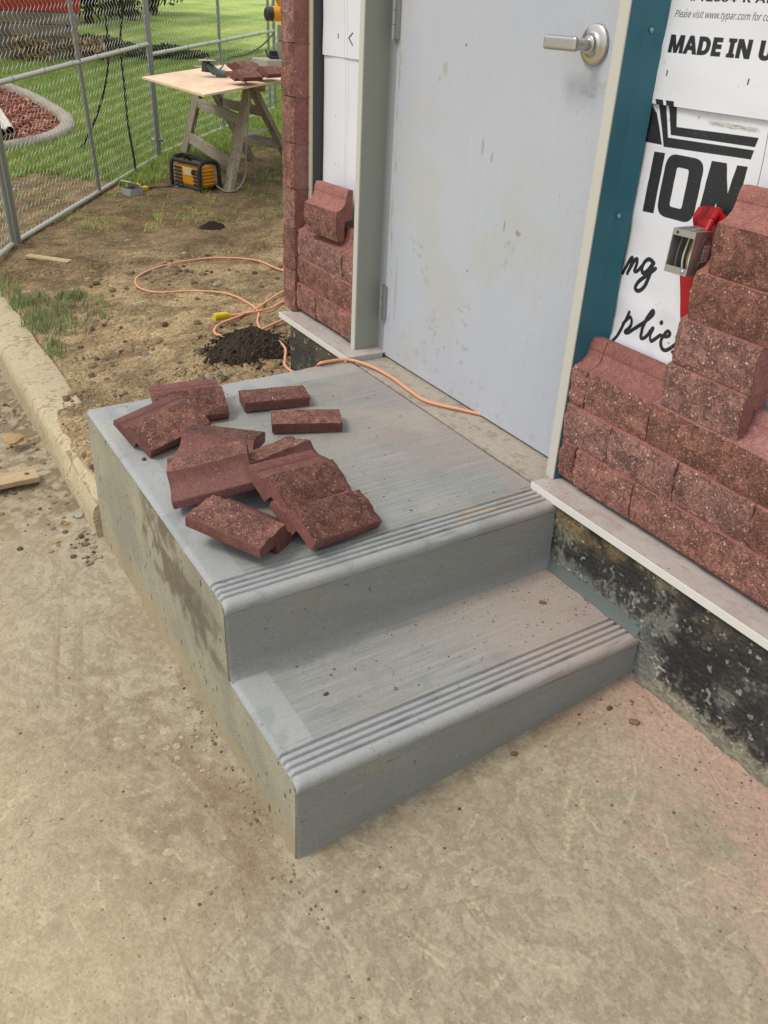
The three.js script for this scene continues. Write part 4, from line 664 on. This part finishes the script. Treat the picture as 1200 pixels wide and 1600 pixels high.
// ------------------------------------------------------------------ sawhorse, plywood table and tools
M.old = std({ map: tex(256, 512, (u, v) => { const w = fbm(u * 30 + fbm(u * 3, v * 3, 2) * 5, v * 4, 3), g = vn(u * 90, v * 60); const c = mix3([178, 170, 152], [132, 124, 108], w); return [c[0] * (.85 + .25 * g), c[1] * (.85 + .25 * g), c[2] * (.85 + .25 * g)]; }), roughness: .9 });
{
  const t = thing('sawhorse', 'weathered timber sawhorse carrying the plywood table top', 'sawhorse');
  const N = [1.40, .985, -5.68], F = [1.29, 1.01, -6.36], A = [1.064, .255, -5.36], B = [1.178, .32, -6.635], C = [1.9, .315, -6.0], D = [1.682, .315, -6.294];
  const side = V3(F[0] - N[0], 0, F[2] - N[2]).normalize();
  const tim = (a, b, w, th) => { const g = bar(a, b, w, th, side); return planeUV(g, (x, y, z) => [(x + z) * 2, y * 1.4]); };
  mesh('ridge_beam', planeUV(bar([1.43, .975, -5.5], [1.27, 1.005, -6.5], .04, .08), (x, y, z) => [y * 3, z]), M.old, t);
  for (const [a, b] of [[A, N], [C, N], [B, F], [D, F]]) mesh('leg', tim(a, b, .038, .088), M.old, t);
  const on = (a, b, s) => [lerp(a[0], b[0], s), lerp(a[1], b[1], s), lerp(a[2], b[2], s)];
  const rail = (a, b, s, w) => { const p = on(a, a === A ? N : N, s), q = on(b, F, s); mesh('brace_rail', planeUV(bar(p, q, .02, w), (x, y, z) => [y * 3, (x + z) * 1.4]), M.old, t); };
  rail(A, B, .26, .085); rail(A, B, .66, .07); rail(C, D, .3, .08); rail(C, D, .68, .07);
  mesh('spread_bar', [bar(on(A, N, .52), on(C, N, .5), .004, .025)], M.galv, t);
  mesh('spread_bar', [bar(on(B, F, .52), on(B, N, .2), .004, .02)], M.galv, t);
}
{
  const P = [[.63, 1.005, -5.831], [.766, .967, -4.961]], dx = 1.19, dy = .072, dz = -.811;
  const q = (p, s) => [p[0] + dx * s, p[1] + dy * s, p[2] + dz * s], th = .013;
  const top = [P[0], P[1], q(P[1], 1.45), q(P[0], 1.45)];
  const g = gridGeo([0, 1], [0, 1], (u, v) => { const a = u ? (v ? top[2] : top[1]) : (v ? top[3] : top[0]); return [...a, u, v * 1.5]; });
  const pl = [g]; const low = top.map(p => [p[0], p[1] - th, p[2]]);
  for (let i = 0; i < 4; i++) { const j = (i + 1) % 4; pl.push(gridGeo([0, 1], [0, 1], (u, v) => { const a = v ? low : top, p = a[u ? j : i]; return [...p, u * 2, v * .02]; })); }
  pl.push(gridGeo([0, 1], [0, 1], (u, v) => { const a = u ? (v ? low[2] : low[1]) : (v ? low[3] : low[0]); return [...a, u, v * 1.5]; }));
  const m = mesh('plywood_table', pl, std({ map: tex(512, 512, (u, v) => { const w = fbm(u * 5 + fbm(u * 2, v * 2, 2) * 3, v * 14, 3), d = fbm(u * 9 + 4, v * 9, 4); let c = mix3([232, 208, 176], [216, 188, 154], w); c = mix3(c, [208, 174, 156], .5 * sst(.5, .7, d)); return c; }), roughness: .8 })); tag(m, 'pale plywood sheet laid on the sawhorse as a work table', 'work table');
}
const UPT = p => p; // table height at a point
const tabY = (x, z) => { const nx = -.0275, nz = .0478, ny = .9985; return .967 - (nx * (x - .766) + nz * (z + 4.961)) / ny + .001; };
{ // bricks on the table
  const put = (x, z, ry, dy, label) => { const m = new THREE.Mesh(looseGeo(.2032), looseMats(seed)); m.name = numbered('loose_brick'); m.castShadow = m.receiveShadow = true; m.position.set(x, tabY(x, z) + .028 + dy, z); m.rotation.set(.42, ry, 0, 'YXZ'); scene.add(m); tag(m, label, 'brick', 'red bricks on the plywood table'); };
  put(1.215, -5.36, .42, 0, 'red brick on the plywood table, nearest the edge'); put(1.455, -5.50, .5, 0, 'red brick on the table next to the grey saw base'); put(1.40, -5.80, .4, 0, 'red brick at the back of the group on the plywood table');
}
{
  const t = thing('angle_grinder', 'grey green angle grinder upside down on the plywood, disc uppermost', 'angle grinder');
  const x = 1.13, z = -5.76, y = tabY(x, z);
  mesh('body', [cyl([x - .03, y + .075, z], [x + .03, y + .03, z + .03], .03, .028), cyl([x + .03, y + .03, z + .03], [x + .085, y + .024, z + .075], .028, .022), cyl([x + .085, y + .024, z + .075], [x + .1, y + .024, z + .085], .023, .016)], flat('#4f6a66', .5), t);
  mesh('gear_head', [cyl([x - .04, y + .03, z - .005], [x - .035, y + .095, z - .005], .032, .028)], flat('#4b4d4c', .4, .5), t);
  mesh('disc', [new THREE.CylinderGeometry(.062, .062, .004, 36).translate(x - .03, y + .108, z)], flat('#b9b2a4', .6), t);
  mesh('guard', [new THREE.CylinderGeometry(.068, .068, .018, 30, 1, false, 0, 3.3).translate(x - .03, y + .098, z), cyl([x - .033, y + .108, z], [x - .032, y + .122, z], .018, .012)], flat('#8c8b86', .4, .6), t);
  mesh('cord', tube([[x + .1, y + .024, z + .085], [x + .13, y + .018, z + .13], [x + .15, y + .008, z + .2], [1.235, y - .03, -5.335], [1.23, y - .2, -5.31], [1.2, y - .45, -5.31], [1.2, .4, -5.33], [1.12, .3, -5.3], [1.03, .285, -5.32], [.98, .32, -5.36]], .006, 70), flat('#8d857c', .6), t);
}
tag(mesh('black_cable', tube([[1.2, tabY(1.2, -5.9) + .012, -5.9], [1.34, 1.05, -6.1], [1.5, 1.115, -6.3], [1.642, 1.14, -6.3], [1.784, 1.21, -6.3], [1.876, 1.29, -6.3]], .006, 40), flat('#4a4d4b', .6)), 'thin dark cable rising from the grinder to the yellow saw', 'cable');
{
  const t = thing('chop_saw', 'yellow motor chop saw on a grey base at the table end', 'saw'); const y = tabY(1.8, -6.1), g = flat('#9b9a92', .5, .2), dk = flat('#2b2b2a', .5), ye = flat('#d9930f', .45);
  mesh('base', [box(1.68, 2.12, y + .012, y + .072, -6.3, -5.99, .012), box(1.69, 1.73, y, y + .02, -6.28, -6.24), box(1.69, 1.73, y, y + .02, -6.05, -6.01)], g, t);
  mesh('fence_stop', [box(1.76, 2.02, y + .072, y + .13, -6.12, -6.1, .004), cyl([1.72, y + .09, -6.05], [1.81, y + .085, -6.05], .007), cyl([1.72, y + .09, -6.05], [1.70, y + .14, -6.05], .006)], dk, t);
  mesh('arm', [bar([1.87, y + .07, -6.12], [1.85, y + .2, -6.1], .05, .07), bar([1.85, y + .2, -6.1], [1.86, y + .31, -6.1], .03, .05)], g, t);
  mesh('spring', tube(Array.from({ length: 70 }, (_, i) => [1.885 + .016 * Math.cos(i * .9), y + .09 + i * .003, -6.07 + .016 * Math.sin(i * .9)]), .004, 240, 6), dk, t);
  mesh('motor', [cyl([1.78, y + .385, -6.1], [1.94, y + .395, -6.1], .052, .056, 24)], ye, t);
  mesh('motor_cap', [cyl([1.735, y + .383, -6.1], [1.785, y + .386, -6.1], .046, .052, 24), cyl([1.728, y + .383, -6.1], [1.736, y + .383, -6.1], .034, .046, 24)], dk, t);
  mesh('handle', [tube([[1.86, y + .44, -6.1], [1.83, y + .5, -6.1], [1.86, y + .56, -6.1], [1.94, y + .56, -6.1], [2.0, y + .5, -6.1]], .022, 30, 10)], ye, t);
  mesh('blade_guard', [new THREE.CylinderGeometry(.16, .16, .05, 36, 1, false, -.6, 3.8).rotateX(Math.PI / 2).translate(2.02, y + .3, -6.12)], g, t);
}
{ // jobsite radio
  const t = thing('jobsite_radio', 'yellow and black caged jobsite radio standing on soil below the table', 'radio', [.9, .262, -5.58]); t.rotation.y = .30; t.rotation.z = .03; t.scale.set(.72, .9, .85);
  const ye = flat('#c98a12', .5), dk = flat('#25272a', .65);
  mesh('body', [new RoundedBoxGeometry(.19, .17, .36, 4, .03).translate(0, .115, 0)], ye, t);
  for (const z of [-.2, .2]) { const P = [[-.115, .02], [.115, .02], [.125, .12], [.1, .225], [-.1, .225], [-.125, .12]]; mesh('cage_frame', [tube(P.map(([x, y]) => [x, y, z]), .02, 60, 8, true)], dk, t); }
  for (const [x, y] of [[-.1, .225], [.1, .225], [-.112, .03], [.112, .03]]) mesh('cage_bar', [cyl([x, y, -.2], [x, y, .2], .017)], dk, t);
  for (let i = 0; i < 5; i++) mesh('grille_slat', [box(-.075, .075, .06 + i * .026, .074 + i * .026, .178, .192, .004)], flat('#d79a1c', .5), t);
  for (const z of [-.13, .13]) for (let i = 0; i < 5; i++) mesh('speaker_slat', [box(-.108, -.09, .05 + i * .028, .066 + i * .028, z - .05, z + .05, .004)], dk, t);
  mesh('display', [box(-.1, -.092, .12, .18, -.06, .06, .003)], flat('#c9b98a', .4), t); mesh('handle', [tube([[-.02, .225, -.12], [-.02, .262, -.09], [-.02, .262, .09], [-.02, .225, .12]], .013, 30, 8)], dk, t);
  mesh('knob', [cyl([-.1, .15, .085], [-.115, .15, .085], .016)], dk, t);
}
{
  const t = thing('plastic_tub', 'small grey plastic tub with a pale lid ajar near the fence rail', 'tub', [.39, .252, -5.5]); t.rotation.y = .5;
  mesh('tub', [box(-.06, .06, 0, .004, -.045, .045), box(-.06, .06, .004, .06, .042, .045), box(-.06, .06, .004, .06, -.045, -.042), box(-.06, -.057, .004, .06, -.042, .042), box(.057, .06, .004, .06, -.042, .042)], flat('#9fa3a6', .5), t);
  mesh('lid', [box(-.068, .068, 0, .006, -.05, .05, .002).rotateZ(-.35).translate(.0, .085, 0)], flat('#d9d9d4', .5), t);
  const p = thing('power_plug', 'yellow plug and socket beside the plastic tub', 'plug', [.49, .256, -5.57]); mesh('body', [new RoundedBoxGeometry(.085, .035, .045, 3, .012).rotateY(.5).translate(0, .03, 0), cyl([-.02, .045, -.02], [-.04, .065, -.03], .016)], flat('#d6b41d', .5), p); mesh('cord', tube([[.04, .03, -.02], [.12, .022, -.06], [.22, .03, -.05], [.3, .06, -.02]], .006, 30), black, p);
  mesh('cord', tube([[.02, .01, .03], [.1, .008, .06], [.16, .01, .05], [.14, .012, .0], [.2, .02, -.04]], .004, 40), flat('#b7b2a4', .6), p);
  const s = mesh('paper_scrap', pebble(91, .3).scale(.025, .02, .02), flat('#d8d0c8', .8)); s.position.set(.657, .262, -5.48); tag(s, 'crumpled white scrap on the soil beside the radio', 'paper scrap');
}

// ------------------------------------------------------------------ garden bed, house and planting
function bedCurve() { return [[-1.2, -10.6], [.2, -10.95], [.45, -10.75], [.56, -10.3], [.63, -9.624], [.655, -9.0], [.645, -8.5], [.575, -8.12], [.43, -7.78], [.246, -7.53], [.054, -7.39], [-.13, -7.29], [-.5, -7.2], [-1.2, -7.15]]; }
function inBed(x, z) { const P = bedCurve(); let k = false; for (let i = 0, j = P.length - 1; i < P.length; j = i++) if ((P[i][1] > z) !== (P[j][1] > z) && x < (P[j][0] - P[i][0]) * (z - P[i][1]) / (P[j][1] - P[i][1]) + P[i][0]) k = !k; return k; }
{
  const c = new THREE.CatmullRomCurve3(bedCurve().map(([x, z]) => V3(x, 0, z)), false, 'centripetal'), pr = [[-.07, -.05], [-.07, .05], [-.055, .075], [0, .085], [.05, .07], [.062, .03], [.065, -.05]];
  const g = gridGeo(pr.map((_, i) => i), lin(0, 1, 110), (i, t) => { const p = c.getPoint(t), d = c.getTangent(t), nx = -d.z, nz = d.x; const x = p.x - nx * pr[i][0], z = p.z - nz * pr[i][0]; return [x, farY(p.x, p.z) + pr[i][1] + .01 * (vn(t * 90, i) - .5), z, i * .1, t * 8]; });
  tag(mesh('bed_edging', g, std({ map: tex(256, 512, (u, v) => { const w = fbm(u * 20, v * 60, 4), q = vn(u * 90, v * 300); const e = mix3([164, 158, 144], [134, 128, 114], w); return [e[0] * (.85 + .3 * q), e[1] * (.85 + .3 * q), e[2] * (.85 + .3 * q)]; }), roughness: .95 })), 'curved grey concrete edging round the mulch bed', 'edging');
  const r = rng(44), list = []; while (list.length < 5200) { const x = -.9 + 1.6 * r(), z = -10.9 + 3.7 * r(); if (!inBed(x, z)) continue; const k = .6 + .8 * r(), d = r(); list.push({ p: [x, farY(x, z) + .015 + .02 * r(), z], s: [.01 + .018 * r(), .005, .016 + .03 * r()], ry: r() * 6, rx: (r() - .5) * 1.2, rz: (r() - .5) * 1.2, c: d < .2 ? [.42 * k, .24 * k, .17 * k] : [.27 * k, .085 * k, .055 * k] }); }
  scatter('mulch', new THREE.BoxGeometry(1, 1, 1), flat('#ffffff', .95), list, 'reddish wood chip mulch filling the curved bed', 'mulch');
  const fl = gridGeo(lin(-1.2, .66, 24), lin(-10.9, -7.2, 40), (x, z) => [x, farY(x, z) + (inBed(x, z) ? .012 : -.04), z, x, z]); tag(mesh('bed_soil', fl, flat('#5b3327', 1)), 'dark soil under the red mulch', 'soil', null, 'structure');
  const pt = thing('drain_pipes', 'two pale drain pipes ending on the mulch bed', 'pipes'); for (const [a, b] of [[[-.03, .44, -7.62], [.02, .5, -8.4]], [[-.11, .43, -7.58], [-.05, .5, -8.35]]]) { const o = new THREE.Mesh(new THREE.LatheGeometry([[.034, 0], [.04, 0], [.04, .85], [.034, .85], [.034, 0]].map(q => new THREE.Vector2(...q)), 20), flat('#cfcabd', .5)); const d = V3(b[0] - a[0], b[1] - a[1], b[2] - a[2]).normalize(); o.quaternion.setFromUnitVectors(V3(0, 1, 0), d); o.position.set(...a); o.name = 'pipe'; pt.add(o); const e = cyl([a[0] + d.x * .04, a[1] + d.y * .04, a[2] + d.z * .04], [a[0] + d.x * .05, a[1] + d.y * .05, a[2] + d.z * .05], .033); mesh('pipe_bore_shade', e, flat('#141414', 1), pt); }  // near-black plug inside each mouth stands for the shade in the pipe
  const ds = mesh('weathered_post', planeUV(new RoundedBoxGeometry(.16, .75, .16, 2, .03), (x, y, z) => [x + z, y]).translate(-.215, .63, -7.45), M.old); tag(ds, 'weathered grey post at the picture edge in the mulch bed', 'post');
}
{ // house beyond the lawn
  const t = thing('house', 'red sided house on a grey block base beyond the lawn', 'house'); const ZF = -13.27, X1 = 2.05, X0 = -6, YB0 = .5, YT0 = 1.25;
  mesh('wall', [box(X0, X1 - .02, YT0 + .004, 3.6, -20, ZF - .012)], flat('#9a3520', .8), t);
  for (let i = 0; i < 6; i++) mesh('siding_board', [bar([X0, YT0 + .1 + i * .2, ZF - .004], [X1, YT0 + .1 + i * .2, ZF - .004], .012, .19, V3(0, 1, .06))], flat(i % 2 ? '#a33a24' : '#983420', .75), t);
  mesh('corner_board', [box(X1 - .001, X1 + .035, YT0 + .004, 3.6, ZF - .06, ZF + .014)], flat('#a8442e', .75), t);
  mesh('base_core', [box(X0, X1 - .03, 0, YT0, -20, ZF - .03)], flat('#8d877a', .95), t);
  const mats = [0, 1, 2, 3].map(i => std({ color: ['#77705f', '#6d6658', '#7f7768', '#645e53'][i], roughness: .95 })), r = rng(88), geo = [0, 1, 2].map(s => { const g = new THREE.BoxGeometry(.379, .142, .1, 8, 4, 1), p = g.attributes.position; for (let i = 0; i < p.count; i++) if (p.getZ(i) > .04) p.setZ(i, p.getZ(i) + .022 * (fbm(p.getX(i) * 14 + s * 9, p.getY(i) * 14, 3) - .5)); g.computeVertexNormals(); return g; });
  for (let row = 0; row < 5; row++) for (let i = 0; i < 16; i++) { const x = X1 - .19 - i * .385 - (row & 1 ? .19 : 0); if (x < -2.4) continue; const m = new THREE.Mesh(geo[Math.floor(r() * 3)], mats[Math.floor(r() * 4)]); m.name = 'block'; m.position.set(x, YT0 - .075 - row * .148, ZF - .02); m.castShadow = m.receiveShadow = true; t.add(m); }
  const rf = new THREE.ExtrudeGeometry(new THREE.Shape([[-20.6, 3.55], [-12.7, 3.55], [-16.6, 5.6]].map(q => new THREE.Vector2(...q))), { depth: X1 - X0 + .8, bevelEnabled: false }).rotateY(-Math.PI / 2).translate(X1 + .4, 0, 0); mesh('roof', rf, flat('#4d4a46', .9), t);
}
function leafCloud(cx, cy, cz, rx, ry, rz, n, size, cols, seedv, low = -1) {
  const r = rng(seedv), pos = [], col = [], C = []; for (let i = 0; i < 26; i++) { const a = r() * 6.28, e = Math.acos(2 * r() - 1), d = .5 + .45 * r(); C.push([Math.sin(e) * Math.cos(a) * d, Math.cos(e) * d, Math.sin(e) * Math.sin(a) * d, .25 + .25 * r()]); }
  for (let i = 0; i < n; i++) {
    const c = C[Math.floor(r() * 26)], a = r() * 6.28, e = Math.acos(2 * r() - 1), d = c[3] * Math.cbrt(r()); const x = c[0] + Math.sin(e) * Math.cos(a) * d, y = c[1] + Math.cos(e) * d, z = c[2] + Math.sin(e) * Math.sin(a) * d; if (y < low) continue;
    const P = V3(cx + x * rx, cy + y * ry, cz + z * rz), s = size * (.6 + .8 * r()), u = V3(r() - .5, r() - .5, r() - .5).normalize(), v = V3(r() - .5, r() - .5, r() - .5).cross(u).normalize(); const t = cols[Math.floor(r() * cols.length)], k = .7 + .6 * r();
    for (const [p, q] of [[-1, 0], [0, -.4], [1, 0], [-1, 0], [1, 0], [0, .4]]) { pos.push(P.x + (u.x * p + v.x * q) * s, P.y + (u.y * p + v.y * q) * s, P.z + (u.z * p + v.z * q) * s); col.push(t[0] * k, t[1] * k, t[2] * k); }
  }
  const g = new THREE.BufferGeometry(); g.setAttribute('position', new THREE.Float32BufferAttribute(pos, 3)); g.setAttribute('color', new THREE.Float32BufferAttribute(col, 3)); g.computeVertexNormals(); return g;
}
const leafM = new THREE.MeshStandardMaterial({ vertexColors: true, roughness: .8, side: THREE.DoubleSide });
const DK = [[.03, .05, .022], [.04, .065, .028], [.05, .075, .03], [.024, .04, .02]];
for (const [x, z, rx, ry, h, n, label, s] of [[3.7, -19.2, .75, 1.3, 1.7, 7000, 'dark evergreen shrub nearest the corner of the red house', 1], [4.75, -19.8, .8, 1.6, 2.0, 8000, 'tall dark evergreen in the middle of the shrubs behind the lawn', 2], [5.7, -21.2, 1.1, 1.2, 1.5, 7000, 'dark rounded shrub farthest from the red house', 3], [3.0, -21.5, 1.2, 1.8, 2.6, 6000, 'dark leafy tree half hidden behind the red house corner', 4]]) {
  const t = thing('evergreen_shrub', label, 'shrub', [0, 0, 0], 'dark shrubs at the back of the lawn'), y = farY(x, z);
  mesh('trunk', [cyl([x, y - .05, z], [x + .05, y + h, z], .09, .04), cyl([x, y + .3, z], [x - .4, y + h, z + .2], .05, .02), cyl([x, y + .35, z], [x + .45, y + h * .9, z - .1], .05, .02)], flat('#4a3a2c', .95), t);
  mesh('crown', leafCloud(x, y + h - .35, z, rx, ry, rx, n, .06, DK, s), leafM, t);
}
{
  const list = [[2.25, -14.9, .5, 1.6], [2.6, -14.3, .5, 1.3], [2.9, -13.7, .45, .8], [3.3, -13.1, .45, .35]]; const gs = list.map(([x, z, rx, rz], i) => leafCloud(x, farY(x, z) + .06, z, rx, .13, rz, 3800, .028, [[.055, .07, .035], [.075, .09, .045], [.10, .10, .055], [.05, .055, .04]], 30 + i, -.6));
  tag(mesh('ground_cover', mergeGeometries(gs), leafM), 'low dark green ground cover strip tapering out over the lawn', 'ground cover', null, 'stuff');
  const dry = (x, z, w, s, label) => { const t = thing('dry_plant', label, 'plant'); mesh('foliage', leafCloud(x, farY(x, z) + .14, z, w, .2, .2, 700, .045, [[.34, .22, .12], [.42, .30, .17], [.26, .16, .09], [.2, .19, .08]], s), leafM, t); mesh('stem', Array.from({ length: 9 }, (_, i) => cyl([x + (i - 4) * w * .1, farY(x, z) - .02, z], [x + (i - 4) * w * .2, farY(x, z) + .25, z + .05 * Math.sin(i * 5)], .006, .003, 5)), flat('#7a5c3c', .9), t); };
  dry(1.32, -13.0, .28, 51, 'withered tan plant at the foot of the grey block base'); dry(2.05, -13.0, .36, 52, 'withered reddish plant by the corner of the red house');
}
for (const o of scene.children) if (o.isGroup || o.isMesh) o.traverse(c => { if (c.isMesh) c.castShadow = c.receiveShadow = true; });
renderer.render(scene, camera);
